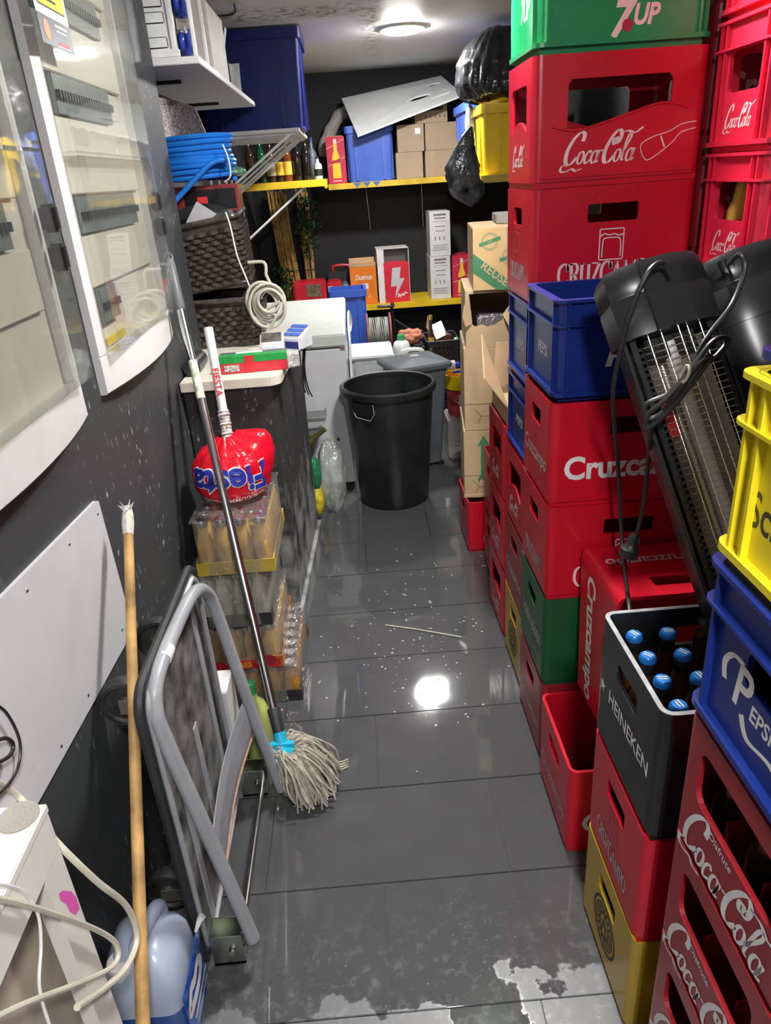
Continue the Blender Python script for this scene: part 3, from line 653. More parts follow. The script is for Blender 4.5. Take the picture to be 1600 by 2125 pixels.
dist_board('white flush distribution board with clear lid and warning sticker', 1.676, 2.375, 1.195, 2.30, True)
dist_board('white flush distribution board with cloudy lid, next to the white wall panel', .83, 1.527, 1.19, 2.30)
# white panel on the wall
mb = MB().panel([(1.493, 1.006), (1.48, 1.012), (.45, 1.09), (.45, .73), (1.435, .66), (1.452, .668), (1.502, .735)], [], .008, lambda u, v, q: (WL+.008-q, u, v))
wp = one('wall_panel', mb, M('white_laminate', (.60, .60, .63), .3, var=.03), 'blank white laminate panel screwed to the charcoal wall', 'panel')
scr = MB().lathe([(.001, 0), (.004, 0), (.003, .0012), (.001, .0014)], 10, axis=(1, 0, 0)).mesh('screw', M('screw_steel', (.3, .3, .3), .35, 1), True)
for yy, z_ in ((1.47, .985), (1.3, .998), (1.1, 1.012), (1.44, .70), (1.2, .705), (1.05, .71)):
    link('screw', scr, wp, Vector((WL+.008, yy, z_))-wp.location)
# broom stick
wood = M('worn_wood', (.44, .26, .09), .55, var=.45, scale=14, bump=.2)
a, b = Vector((-.430, .45, .004)), PX(265, 1062, x=-.543)
t = thing('broom_stick', 'worn wooden pole wrapped in frayed tape leaning on the white wall panel', 'pole', (a.x, a.y, 0))
part('pole', MB().tube([a, a.lerp(b, .33), a.lerp(b, .66), b], [.0125, .0125, .0115, .0105], 12), wood, t, True, world=True)
d_ = (b-a).normalized()
mb = MB().tube([b-d_*.055, b-d_*.03, b-d_*.01, b+d_*.012], [.0115, .0135, .0128, .009], 9)
for k_ in range(5):
    an = k_*1.3; o_ = Vector((math.cos(an), math.sin(an), .4)); mb.add([b+o_*.008, b+o_*.02+Vector((0, 0, .016)), b+Vector((0, 0, .012))+o_*.006], [(0, 1, 2)])
part('tape_wrap', mb, M('cream_tape', (.62, .60, .54), .6, bump=.5), t, world=True)
# white stand with cables
cream = M('cream_painted_board', (.72, .69, .64), .45, var=.04)
t = thing('cabinet_stand', 'cream open-sided stand with a round pad on top against the wall', 'stand', (-.545, .55, 0))
part('top', MB().box(-.608, -.478, .30, .757, .853, .867), cream, t, bev=.002, world=True)
part('apron', MB().box(-.492, -.480, .31, .755, .785, .853), cream, t, bev=.001, world=True)
part('post', MB().box(-.505, -.481, .70, .755, 0, .785), cream, t, bev=.001, world=True)
part('post', MB().box(-.505, -.481, .31, .36, 0, .785), cream, t, bev=.001, world=True)
part('back_panel', MB().box(-.606, -.60, .32, .755, .0, .852), cream, t, world=True)
part('inner_panel', MB().box(-.53, -.524, .32, .745, .02, .852), M('tan_board', (.45, .38, .31), .5), t, world=True)
part('far_panel', MB().box(-.598, -.506, .745, .754, 0, .852), cream, t, world=True)
p = PX(38, 1695, z=.868); part('round_pad', MB().lathe([(.001, 0), (.027, 0), (.027, .002), (.001, .002)], 28, (p.x, p.y, .867)), M('grey_felt', (.36, .34, .30), .9, bump=.4, bscale=200), t, world=True)
pk = [PX(u, v, x=-.4805) for u, v in ((122, 1855), (130, 1848), (148, 1850), (158, 1862), (165, 1885), (158, 1898), (146, 1892), (138, 1876), (126, 1868))]
mb = MB(); mb.add(pk, [tuple(range(len(pk)))]); part('pink_mark', mb, M('pink_tape', (.75, .1, .45), .5), t, world=True)
cab = M('ivory_cable', (.62, .58, .48), .45)
def cable(name, label, px, x, r, mat, cat='cable', n=8):
    return one(name, MB().tube(crom([PX(u, v, x=xx if isinstance(xx, float) else x) for (u, v), xx in [(q[:2], q[2] if len(q) > 2 else None) for q in px]], n), r, 8), mat, label, cat, smooth=True)
cable('power_cable', 'thick ivory cable looping from the cream stand past the wooden pole', [(-30, 1610, -.585), (40, 1655, -.60), (115, 1745, -.50), (200, 1828, -.465), (262, 1880, -.46), (284, 1945, -.46), (262, 2008, -.46), (215, 2052, -.468), (160, 2090, -.468)], -.47, .0052, cab)
cable('extension_lead', 'ivory cable making a wide bend across the side of the cream stand', [(-30, 1860, -.470), (60, 1880, -.470), (190, 1925, -.467), (240, 1958, -.465), (240, 1998, -.465), (190, 2030, -.467), (60, 2080, -.470), (-20, 2118, -.470)], -.47, .0042, cab)
cable('charger_cable', 'thin white cable hanging down the side of the cream stand', [(-20, 1832, -.472), (45, 1848, -.472), (78, 1895, -.472), (85, 1960, -.473), (82, 2050, -.473), (105, 2135, -.473)], -.472, .0022, whitep)
cable('thin_black_cable', 'thin black cable curling over the white wall panel', [(-25, 1455, -.592), (12, 1478, -.592), (40, 1535, -.592), (38, 1590, -.592), (15, 1630, -.592), (-20, 1662, -.592)], -.592, .0024, latch_m)
cable('black_lead_loop', 'black cable loop above the cream stand', [(-25, 1545, -.585), (10, 1532, -.585), (27, 1545, -.585), (18, 1570, -.585), (-25, 1592, -.585)], -.585, .0032, latch_m)
# blue jug
t = thing('detergent_jug', 'translucent jug of blue detergent with curling blue label by the pole', 'jug', (-.527, .975, 0))
def rr3(x0, x1, y0, y1, r, z): return [(a_, b_, z) for a_, b_ in rrect(x0, x1, y0, y1, r, 4)]
mb = MB(); prof = [(0, .92), (.008, 1), (.06, 1.0), (.15, 1.0), (.151, 1.0), (.19, .99), (.225, .95), (.255, .82), (.275, .6), (.285, .4)]
mb.ring_loft([rr3(-.078*s_, .078*s_, -.082*s_, .082*s_, .03*s_, z_) for z_, s_ in prof])
for i, f in enumerate(mb.f): mb.mi[i] = 1 if sum(mb.v[q].z for q in f)/len(f) < .1503 else 0
part('body', mb, [M('pale_blue_polythene', (.52, .60, .78), .3, var=.06, trans=.25), M('blue_liquid', (.03, .09, .30), .25, var=.1)], t, True)
part('handle', MB().tube(crom([(.02, .062, .215), (.02, .066, .27), (.018, .035, .296), (.005, -.01, .292), (-.01, -.035, .262)], 6), .016, 10), MATS['pale_blue_polythene'], t, True)
part('cap', MB().lathe([(.001, .275), (.024, .275), (.026, .27), (.026, .24), (.001, .24)], 18, (-.03, -.045, 0)), whitep, t, True)
lb = part('label', MB().grid(8, 5, lambda u, v: (.0795+.005*math.sin(u*PI)+(.02*max(0, u-.8)*5*max(0, v-.5)), -.07+.14*u, .03+.15*v+.02*u)), M('blue_label', (.02, .10, .45), .35, var=.3, scale=30), t, solid=.0008)
part('curled_corner', MB().tube([(.084, .058, .196), (.094, .07, .215), (.10, .074, .222)], [.003, .007, .008], 8), whitep, t, True)
link('label_print', ribbon_mesh([{'p': [(-.055, -.01), (-.03, .02), (0, .012), (.03, .022), (.05, .0), (.02, -.02), (-.03, -.018)], 'closed': True, 'w': .022, 'n': 3}], PR['w'], name='label_print'), t, (.0882, -.015, .14), (PI/2, .08, PI/2)); link('label_print', ribbon_mesh([{'p': [(-.055, 0), (.055, .01)], 'n': 1, 'w': .008}, {'p': [(-.05, -.02), (.05, -.012)], 'n': 1, 'w': .004}], PR['w'], name='label_print'), t, (.088, .0, .085), (PI/2, .08, PI/2))
# hand trolley
deck_m = M('scuffed_grey_deck', (.12, .115, .11), .75, var=.95, scale=12, bump=.35, bscale=30); gsteel = M('grey_painted_steel', (.33, .34, .37), .35, var=.12, scale=8); rub = M('black_rubber', (.02, .02, .022), .6, var=.3); zinc = M('zinc_plate', (.40, .42, .38), .22, 1., var=.15, scale=20)
t = thing('platform_trolley', 'folded grey platform trolley standing on end against the left wall', 'trolley', (-.46, 1.32, 0))
dk = part('deck', MB().panel(rrect(1.07, 1.58, .035, .785, .05, 6), [], .012, lambda u, v, q: (-.449-q, u, v)), deck_m, t, world=True)
path = [(-.455, a_, b_) for a_, b_ in rrect(1.066, 1.584, .031, .789, .054, 6)]
part('rubber_bumper', MB().tube(path, .011, 8, closed=True), rub, t, True, world=True)
path = [(-.446, a_, b_) for a_, b_ in rrect(1.085, 1.565, .05, .77, .045, 6)]
part('rim', MB().tube(path, .007, 6, closed=True), gsteel, t, True, world=True)
for yy in (1.165, 1.325, 1.485): part('deck_strip', MB().box(-.449, -.445, yy-.014, yy+.014, .06, .76 if yy > 1.4 else .5), gsteel, t, bev=.001, world=True)
hp = crom([(-.343, 1.085, .085), (-.385, 1.088, .38), (-.428, 1.09, .665), (-.437, 1.10, .735), (-.436, 1.15, .778), (-.43, 1.3, .788), (-.425, 1.44, .778), (-.418, 1.52, .74), (-.408, 1.553, .66), (-.372, 1.56, .37), (-.326, 1.572, .032)], 8)
part('handle', MB().tube(hp, .0155, 12), gsteel, t, True, world=True)
q_ = hp[38:41]; part('handle_band', MB().tube([(-.4335, 1.19, .7835), (-.4325, 1.225, .785)], .0163, 12), whitep, t, True, world=True)
br = part('brace_plate', MB().grid(12, 4, lambda u, v: (-.374-.014*math.sin(u*PI)-.006*v+(.004 if abs(v-.5) < .3 else 0), 1.092+.465*u, .29+.12*v-.035*u)), M('grey_brace', (.27, .275, .31), .4, var=.1), t, world=True, solid=.003)
part('brace_edge', MB().tube([(-.374-.014*math.sin(u/12*PI), 1.092+.465*u/12, .29-.035*u/12) for u in range(13)], .004, 6), M('rusty_edge', (.35, .2, .13), .7, var=.3, scale=40), t, True, world=True)
for yy in (1.085, 1.57):
    bk = part('hinge_bracket', MB().box(-.43, -.36, yy-.028, yy+.022, .045, .052).box(-.43, -.36, yy-.028, yy-.025, .045, .135).box(-.43, -.36, yy+.019, yy+.022, .045, .135).box(-.43, -.427, yy-.025, yy+.019, .052, .135), zinc, t, world=True)
    mb = MB().lathe([(.001, -.036), (.008, -.036), (.008, -.029), (.001, -.029)], 8, (-.385, yy, .09), axis=(0, 1, 0)); mb.xf((Matrix.Translation(t.location)).inverted()); link('bolt', mb.mesh('bolt', zinc), bk)
part('cross_rod', MB().cyl((-.372, 1.10, .075), (-.372, 1.56, .075), .0075, n=10), M('bright_rod', (.6, .6, .58), .25, 1.), t, True, world=True)
for yy, z_ in ((1.25, .645), (1.515, .62), (1.20, .13), (1.49, .13)):
    cs = part('caster', MB().box(-.475, -.462, yy-.035, yy+.035, z_-.04, z_+.04).cyl((-.475, yy, z_), (-.49, yy, z_), .02, n=12).box(-.56, -.485, yy-.024, yy-.021, z_-.018, z_+.018).box(-.56, -.485, yy+.021, yy+.024, z_-.018, z_+.018), M('caster_steel', (.35, .33, .30), .4, .8, var=.3), t, world=True)
    wz = Vector((-.549, yy, z_))
    wh = MB().lathe([(.001, -.012), (.012, -.016), (.018, -.010), (.042, -.010), (.046, -.016), (.054, -.015), (.057, -.009), (.057, .009), (.054, .015), (.046, .016), (.042, .01), (.018, .01), (.012, .016), (.001, .012)], 28, wz, axis=(0, 1, 0)); wh.xf(Matrix.Translation(t.location).inverted())
    link('wheel', wh.mesh('wheel', M('worn_caster_rubber', (.03, .03, .03), .55, var=.6, scale=30), True), cs)
# bottle of yellow-green cleaner behind the trolley
t = thing('cleaner_bottle', 'yellow-green cleaner bottle with white carton behind the trolley handle', 'bottle', (-.40, 1.74, 0))
part('body', MB().lathe([(.001, 0), (.042, 0), (.045, .01), (.045, .17), (.035, .21), (.016, .23), (.015, .26), (.001, .26)], 18), M('lime_liquid', (.42, .48, .14), .2), t, True)
part('cap', MB().lathe([(.001, .29), (.016, .29), (.018, .255), (.001, .255)], 14), M('green_cap', (.03, .3, .09), .4), t, True)
one('white_carton', MB().box(-.505, -.46, 1.69, 1.80, 0, .30), whitep, 'small white carton beside the yellow-green bottle behind the trolley', 'box', bev=.003)
# mop
sk = PX(588, 1558, y=1.61); top = PX(350, 538, x=-.568); ax = (top-sk).normalized(); L_ = (top-sk).length
t = thing('mop', 'string mop with steel handle leaning on the left wall', 'mop', (sk.x, sk.y, 0))
steel = M('brushed_steel_tube', (.62, .62, .62), .2, 1., var=.1)
part('handle', MB().cyl(sk+ax*.11, top-ax*.16, .0125, n=14), steel, t, True, world=True)
part('grip', MB().tube([top-ax*.17, top-ax*.165, top-ax*.02, top-ax*.004], [.0135, .0165, .0165, .013], 14), M('grey_grip', (.10, .105, .115), .5), t, True, world=True)
rg = [top+ax*.004+Vector((0, 0, 0))+(Vector((1, 0, 0))*math.cos(k_*PI/6)*.012+ax*math.sin(k_*PI/6)*.017) for k_ in range(12)]
part('hang_loop', MB().tube(rg, .004, 6, closed=True), MATS['grey_grip'], t, True, world=True)
part('label_band', MB().cyl(sk+ax*(L_*.70), sk+ax*(L_*.78), .0134, n=14), M('green_white_label', (.62, .75, .52), .5, var=.5, scale=40), t, True, world=True)
part('socket_sleeve', MB().tube([sk+ax*.045, sk+ax*.12, sk+ax*.125], [.0165, .019, .017], 14), M('black_socket', (.03, .03, .035), .5), t, True, world=True)
mb = MB().tube([sk-ax*.022, sk-ax*.012, sk+ax*.006, sk+ax*.012, sk+ax*.055], [.036, .040, .036, .020, .0185], 18); mb.box(sk.x-.034, sk.x+.034, sk.y-.007, sk.y+.007, sk.z-.004, sk.z+.03)
part('head_cup', mb, M('turquoise_plastic', (.02, .42, .62), .3), t, True, world=True)
mb = MB(); c0 = sk-ax*.01
rnd = random.Random(3)
for k_ in range(300):
    an = rnd.uniform(-PI, PI); ln = rnd.uniform(.055, .105); ti = rnd.random(); r0 = rnd.uniform(.012, .036); dr = Vector((math.cos(an), math.sin(an), 0))
    if dr.x < -.1: ln *= .35 if dr.x < -.45 else .6
    bias = Vector((.045, -.006, 0)); zt = c0.z+.018*ti
    P = [c0+dr*r0+Vector((0, 0, .012*ti-.006)), c0+dr*(r0+ln*.32)+bias*.3+Vector((0, 0, .006+.032*ti)), c0+dr*(r0+ln*.6)+bias*.8, c0+dr*(r0+ln*(.76+.14*ti))+bias]
    P[2].z = max(.03, zt*(.35+.5*ti)); P[3].z = rnd.uniform(.004, .02+.045*ti)
    j_ = Vector((rnd.uniform(-.02, .02), rnd.uniform(-.02, .02), rnd.uniform(-.004, .012))); P[2] = P[2]+j_; P[2].z = max(.006, P[2].z)
    mb.tube(crom(P, 4), .0029, 5)
for k_ in range(4): mb.tube(crom([c0+Vector((.08, 0, -.02)), c0+Vector((.125, .03+.006*k_, -.05)), Vector((c0.x+.145, c0.y+.05+.010*k_, .008)), Vector((c0.x+.175, c0.y+.06+.010*k_, .006))], 4), .0028, 5)
part('strands', mb, M('dirty_cotton_string', (.43, .39, .32), .9, var=.3, scale=60), t, True, world=True, kind='stuff')
# ================================================================ drink packs and giant lollipop
glassj = {'or': M('orange_juice', (.55, .25, .03), .15, var=.3, scale=18), 'pe': M('peach_juice', (.62, .40, .12), .15, var=.25, scale=18), 'cl': M('pale_tonic', (.48, .50, .42), .12, var=.25, scale=18)}
capm = M('silver_cap', (.72, .73, .76), .25, 1.); film_m = CLEAR('shrink_film', (.93, .92, .89), .16, .12, .7, 22., .15, (.8, .77, .70)); black_tray = M('black_tray_card', (.025, .024, .023), .6)
def juice_mesh(h): return MB().lathe([(.001, 0), (.024, 0), (.0265, .006), (.0265, h*.55), (.022, h*.66), (.016, h*.78), (.0165, h*.9), (.001, h*.9)], 14), MB().lathe([(.001, h), (.0175, h), (.0195, h-.006), (.0195, h-.022), (.001, h-.022)], 16)
def pack(label, x0, x1, y0, y1, z, h, col, trayc, txt=None):
    w, d = x1-x0, y1-y0
    t = thing('drink_pack', label, 'drinks pack', ((x0+x1)/2, (y0+y1)/2, z), group='shrink-wrapped drink packs by the counter')
    trm = M('tray_'+trayc, {'yellow': (.55, .38, .05), 'black': (.03, .028, .026), 'orange': (.45, .16, .04)}[trayc], .55, var=.2)
    part('tray', MB().box(-w/2, w/2, -d/2, d/2, 0, .004).box(-w/2, w/2, -d/2, -d/2+.003, .004, .045).box(-w/2, w/2, d/2-.003, d/2, .004, .045).box(w/2-.003, w/2, -d/2+.003, d/2-.003, .004, .045).box(-w/2, -w/2+.003, -d/2+.003, d/2-.003, .004, .045), trm, t)
    nx, ny = int((w-.004)/.0535), int((d-.004)/.0535); a, b = juice_mesh(h-.006); a = a.mesh('bottle', glassj[col], True); b = b.mesh('cap', capm, True)
    for i in range(nx):
        for j in range(ny):
            p = (-w/2+.003+(w-.006)*(i+.5)/nx, -d/2+.003+(d-.006)*(j+.5)/ny, .0045)
            if 0 < i < nx-1 and j > 1 : continue
            o = link('bottle', a, t, p); link('cap', b, o)
    hh = h*.97
    def fn(u, v):
        an = u*2*PI; c_, s_ = math.cos(an), math.sin(an); k_ = (abs(c_)**8+abs(s_)**8)**(-1/8)
        bu = 1+.012*math.sin(an*9)*math.sin(v*PI)-.04*max(0, v-.7)
        return (c_*k_*(w/2+.002)*bu, s_*k_*(d/2+.002)*bu, .002+v*hh)
    part('shrink_wrap', MB().grid(56, 8, fn, closeu=True), film_m, t, 'all')
    part('film_top', MB().grid(18, 26, lambda u, v: (-w/2+w*u, -d/2+d*v, hh+.004+.003*math.sin(u*nx*2*PI)*math.sin(v*ny*2*PI)+.002*math.sin(u*31+v*17))), CLEAR('thin_top_film', (.96, .96, .95), .22, .08, .8, 40., .06, (.8, .8, .82)), t, 'all')
    if txt:
        part('tray_print', MB().box(-w/2+.02, w/2-.01, -d/2-.0028, -d/2-.0022, .004, .036), PR['rr'], t)
        link('lettering', text_mesh(txt, .026, .02, 0, 1.05, PR['ye']), t, (-.01, -d/2-.0034, .02), FACE['front'])
        decal(poly_mesh([ell(0, 0, .028, .02, 20)], PR['rd'], 'round_seal'), t, 'front', w, d, .085, .032, e=.0032, name='round_seal')
pack('shrink-wrapped orange juice bottles at the floor with black base, lowest pack', -.602, -.288, 2.0, 2.40, 0, .145, 'or', 'black')
pack('shrink-wrapped juice pack with a red and yellow lettered tray', -.602, -.335, 2.0, 2.38, .147, .165, 'pe', 'orange', 'BARES')
pack('shrink-wrapped pack of pale tonic bottles between two juice packs', -.595, -.352, 2.005, 2.40, .314, .198, 'cl', 'black')
pack('shrink-wrapped peach juice pack carrying the giant lollipop', -.56, -.318, 2.0, 2.38, .514, .185, 'pe', 'yellow')
bagc = Vector((-.445, 2.20, .70))
redwrap = M('glossy_red_wrapper', (.62, .005, .02), .22, var=.1, scale=8, bump=.5, bscale=26)
t = thing('giant_lollipop', 'giant lollipop in red wrapper upside down with thick white stick', 'lollipop', bagc)
def bagR(an, v):
    pr = [(0, .55), (.06, .82), (.2, .98), (.4, 1.0), (.6, .93), (.78, .70), (.9, .38), (1, .17)]
    for (a_, ra), (b_, rb) in zip(pr, pr[1:]):
        if v <= b_: q = ra+(rb-ra)*(v-a_)/(b_-a_); break
    fold = max(0, v-.55)/.45
    q *= 1+.10*fold*math.sin(an*11+1)+.03*math.sin(3*an+5*v)
    ear = max(0, math.cos(an-.25))**6*max(0, 1-abs(v-.72)/.4)
    return .125*q+.05*ear
def bagP(an, v, e=0): r = bagR(an, v)+e; ear = max(0, math.cos(an-.25))**6*max(0, 1-abs(v-.78)/.3); return (r*math.cos(an), r*math.sin(an)*.9, .205*v+.05*ear)
mb = MB().grid(72, 26, lambda u, v: bagP(u*2*PI, v), closeu=True); mb.add([bagP(i/72*2*PI, 0) for i in range(72)], [tuple(range(72))])
wr = part('wrapper', mb, redwrap, t, 'all')
def bag_text(s, size, v0, u0, bold, mat, e, sx=1.):
    me = text_mesh(s, size, bold, 0., sx, mat).copy()
    for v in me.vertices:
        x_, y_ = -v.co.x, -v.co.y                                 # upside down
        an = -PI/2+u0+x_/.118; p = bagP(an, min(.97, max(.02, v0+y_/.205)), e); v.co = p
    return link('lettering', me, wr)
bag_text('Fiesta', .112, .44, .12, .062, PR['w'], .0022, .98); bag_text('Fiesta', .112, .44, .12, .03, PR['bl'], .0036, .98)
bag_text('KAUGUMMI-F\u00dcLLUNG', .026, .10, .0, .01, PR['pink'], .002)
s0 = bagc+Vector((.008, .0, .185)); s1 = PX(432, 680, y=2.32)
part('stick', MB().cyl(s0, s1, .0145, n=16), M('white_card_stick', (.72, .72, .73), .45), t, True, world=True)
dd = (s1-s0).normalized()
mb = MB(); 
for k_ in range(9): mb.tube([s0+dd*(.008+k_*.010), s0+dd*(.014+k_*.010), s0+dd*(.019+k_*.010)], [.0165, .0195+.002*math.sin(k_*2), .0165], 11)
part('knotted_wrap', mb, M('clear_crumpled_wrap', (.62, .52, .5), .2, var=.6, scale=70, bump=.8), t, world=True)
o = link('lettering', text_mesh('FIESTA', .03, .02, 0, 1, PR['rr']), t); zx = dd; yx = Vector((1, 0, 0)); yx = (yx-zx*yx.dot(zx)).normalized(); nx_ = zx.cross(yx)
nn = nx_ if nx_.y < 0 else -nx_; yy_ = nn.cross(-dd)
m4 = Matrix((-dd, yy_, nn)).transposed(); o.location = s0.lerp(s1, .52)+nn*.0150-bagc; o.rotation_euler = m4.to_euler()
# ================================================================ counter and what lies on it
t = thing('counter', 'black scuffed counter block with a cream worktop beside the drink packs', 'counter', (-.45, 2.83, 0))
part('body', MB().hexa([(-.605, 2.42, 0), (-.318, 2.42, 0), (-.272, 3.25, 0), (-.605, 3.25, 0)], [(-.605, 2.42, 1.0), (-.306, 2.42, 1.0), (-.262, 3.25, 1.0), (-.605, 3.25, 1.0)]), concm, t, bev=.004, world=True)
part('rear_body', MB().box(RX+.002, -.606, 2.856, 3.25, 0, 1.0), concm, t, world=True)
part('plinth', MB().hexa([(-.33, 2.425, 0), (-.300, 2.425, 0), (-.250, 3.25, 0), (-.29, 3.25, 0)], [(-.33, 2.425, .09), (-.302, 2.425, .09), (-.254, 3.25, .09), (-.29, 3.25, .09)]), concm, t, world=True)
creamtop = M('cream_worktop', (.70, .66, .56), .4, var=.06)
ol = [(-.605, 2.39)]+[(-.315+.045*math.sin(i/6*PI/2), 2.435-.045*math.cos(i/6*PI/2)) for i in range(7)]+[(-.232, 3.30), (RX+.003, 3.30), (RX+.003, 2.856), (-.605, 2.856)]
part('worktop', MB().panel(ol, [], .032, lambda u, v, q: (u, v, 1.034-q)), creamtop, t, bev=.003, world=True)
TOPZ = 1.0345
# foil carton in red and green wrap
t = thing('wrap_roll_pack', 'red and green printed carton of kitchen wrap lying on the cream worktop', 'carton', (-.375, 2.505, TOPZ), .05)
part('box', MB().box(-.105, .125, -.035, .035, 0, .058), M('red_carton_print', (.60, .03, .045), .35, var=.15, scale=30), t, bev=.002)
part('green_band', MB().box(-.1055, .1255, -.0356, -.0350, .036, .0585).box(-.1055, .1255, -.0350, .005, .0582, .0588), M('green_carton_print', (.02, .30, .06), .35, var=.2, scale=40), t)
part('grey_band', MB().box(-.1055, .1255, .0055, .0355, .0582, .0588), M('slate_print', (.10, .12, .14), .4), t)
part('white_label', MB().box(-.05, .04, .006, .03, .059, .0596), whitep, t); part('barcode', MB().box(-.09, -.04, -.0362, -.0356, .008, .03), M('barcode_print', (.45, .42, .40), .5, var=.8, scale=160), t)
part('red_tab', MB().box(-.02, .012, -.0364, -.0357, .002, .0585), PR['rr'], t)
part('clear_end', MB().ring_loft([[(.125+.02*i, a_*(1-.1*i)+.002*math.sin(7*a_*100+i), b_*(1-.08*i)+.002*i) for a_, b_ in rrect(-.034, .034, 0, .057, .012, 3)] for i in range(3)]), CLEAR('crumpled_cellophane', (.9, .9, .9), .2, .1, .9, 60., .35, (.75, .73, .70)), t)
one('black_roll', MB().cyl((-.575, 2.47, TOPZ+.03), (-.575, 2.62, TOPZ+.03), .03, n=18), M('black_roll_plastic', (.03, .032, .036), .3), 'short black roll lying at the wall end of the worktop', 'roll', smooth=True)
def terminal(label, loc, rot, open_top):
    t = thing('card_terminal', label, 'card terminal', loc, rot, 'white and blue card terminals')
    whit = M('grey_white_casing', (.66, .67, .70), .35)
    part('casing', MB().hexa([(-.045, -.03, 0), (.045, -.03, 0), (.045, .06, 0), (-.045, .06, 0)], [(-.043, -.025, .05), (.043, -.025, .05), (.043, .06, .082), (-.043, .06, .082)]), whit, t, bev=.006)
    if open_top: part('screen', MB().hexa([(-.036, -.008, .0575), (.036, -.008, .0575), (.036, .048, .078), (-.036, .048, .078)], [(-.036, -.009, .0595), (.036, -.009, .0595), (.036, .047, .080), (-.036, .047, .080)]), M('dark_screen', (.10, .09, .08), .15, var=.5, scale=40), t)
    part('blue_panel', MB().box(-.038, .038, -.0315, -.029, .008, .034), M('blue_panel_print', (.02, .03, .20), .3), t)
    if not open_top:
        for k_ in range(3): part('blue_key_strip', MB().hexa([(-.036, -.018+k_*.026, .0545+k_*.0098), (.036, -.018+k_*.026, .0545+k_*.0098), (.036, .0+k_*.026, .061+k_*.0098), (-.036, .0+k_*.026, .061+k_*.0098)], [(-.036, -.019+k_*.026, .0565+k_*.0098), (.036, -.019+k_*.026, .0565+k_*.0098), (.036, -.001+k_*.026, .063+k_*.0098), (-.036, -.001+k_*.026, .063+k_*.0098)]), M('blue_key_print', (.06, .14, .55), .4), t)
terminal('white card terminal with dark open screen on the worktop', (-.318, 2.69, TOPZ), .05, True)
terminal('white card terminal with blue key strips at the worktop corner', (-.245, 2.80, TOPZ), -.55, False)
mb = MB()
e0 = PX(622, 700, y=2.86)
for k_ in range(3): mb.tube(crom([e0+Vector((-.02, 0, .01)), e0+Vector((.012+.003*k_, -.01, -.01)), PX(628+2*k_, 760, y=2.84), PX(630+4*k_, 800, y=2.84), PX(634+7*k_, 815+4*k_, y=2.84)], 5), .0032, 6)
one('black_lanyard', mb, latch_m, 'black lanyard strap hanging over the corner of the worktop', 'strap', smooth=True)
# wicker baskets
wick = M('dark_brown_rattan', (.060, .050, .043), .22, var=.4, scale=50)
def basket(label, loc, rot, w, d, h):
    t = thing('wicker_basket', label, 'basket', loc, rot, 'stacked wicker baskets')
    tp = lambda z: .86+.14*z/h
    part('liner', MB().ring_loft([[(a_*s_, b_*s_, z_) for a_, b_ in rrect(-w/2, w/2, -d/2, d/2, .03, 4)] for z_, s_ in ((0, .83), (h, .97), (h, .95), (.006, .81))]), wick, t)
    for zz_ in (.008, h-.004): part('rim' if zz_ > .1 else 'base_band', MB().tube([(a_*tp(zz_), b_*tp(zz_), zz_) for a_, b_ in rrect(-w/2, w/2, -d/2, d/2, .03, 4)], .010, 8, closed=True), wick, t, True)
    mb = MB(); rows = int((h-.03)/.0185); per = rrect(-w/2, w/2, -d/2, d/2, .03, 3); L = [Vector((a_, b_, 0)) for a_, b_ in per]; tot = sum((L[i]-L[i-1]).length for i in range(len(L)))
    def at(s_):
        s_ %= tot
        for i in range(len(L)):
            q = L[(i+1) % len(L)]-L[i]
            if s_ <= q.length: return L[i]+q*(s_/q.length), Vector((q.y, -q.x, 0)).normalized()
            s_ -= q.length
        return L[0], Vector((1, 0, 0))
    nc = int(tot/.048)
    for r_ in range(rows):
        z_ = .02+r_*.0185
        for c_ in range(nc):
            s0_ = (c_+(.5 if r_ % 2 else 0))*tot/nc; vs_ = []
            for k_ in range(4):
                p_, n_ = at(s0_+tot/nc*.92*k_/3); o_ = (.0005, .011, .011, .0005)[k_]
                for dz in (-.0074, .0074): vs_.append(Vector((p_.x*tp(z_), p_.y*tp(z_), z_+dz))+n_*o_)
            mb.add(vs_, [(2*k_, 2*k_+1, 2*k_+3, 2*k_+2) for k_ in range(3)])
    part('weave', mb, wick, t, 'all', kind='stuff')
    return t
b1 = basket('dark wicker basket standing level on the cream worktop', (-.575, 3.06, TOPZ), .0, .40, .30, .185)
b2 = basket('dark wicker basket tilted on top of the other basket, filled with odds and ends', (-.575, 3.08, TOPZ+.222), (.05, -.13, .02), .38, .30, .25)
one('cord_string', MB().tube(crom([PX(u, v, y=2.885) for u, v in ((468, 440), (478, 470), (492, 530), (508, 570), (520, 600))], 6), .0032, 6), M('white_cord', (.7, .7, .75), .6), 'white string hanging down the corner of the tilted wicker basket', 'string', smooth=True)
one('crumpled_bag', MB().grid(20, 12, lambda u, v: Vector((-.56+.13*math.cos(u*2*PI)*math.sin(v*PI)*(1+.12*math.sin(5*u*2*PI+v*9)), 3.06+.09*math.sin(u*2*PI)*math.sin(v*PI), 1.50+.055*math.cos(v*PI)*(1+.15*math.sin(6*u*2*PI)))), closeu=True), M('black_cloth', (.016, .016, .018), .7), 'black crumpled cloth in the tilted wicker basket', 'cloth', smooth='all')
q4 = [PX(u, v, y=2.925) for u, v in ((386, 462), (408, 418), (450, 444), (424, 466))]
one('paper_card', MB().add(q4, [(0, 1, 2, 3)]), M('grey_card', (.42, .41, .43), .6), 'grey folded card sticking out of the tilted wicker basket', 'card', solid=.003)
t = thing('radio_box', 'boxed radio in red and black carton on top of the wicker basket', 'box', (-.58, 3.20, 1.525), .05)
part('carton', MB().box(-.15, .15, -.08, .08, 0, .10), M('dark_red_carton', (.22, .02, .02), .35, var=.3), t, bev=.002)
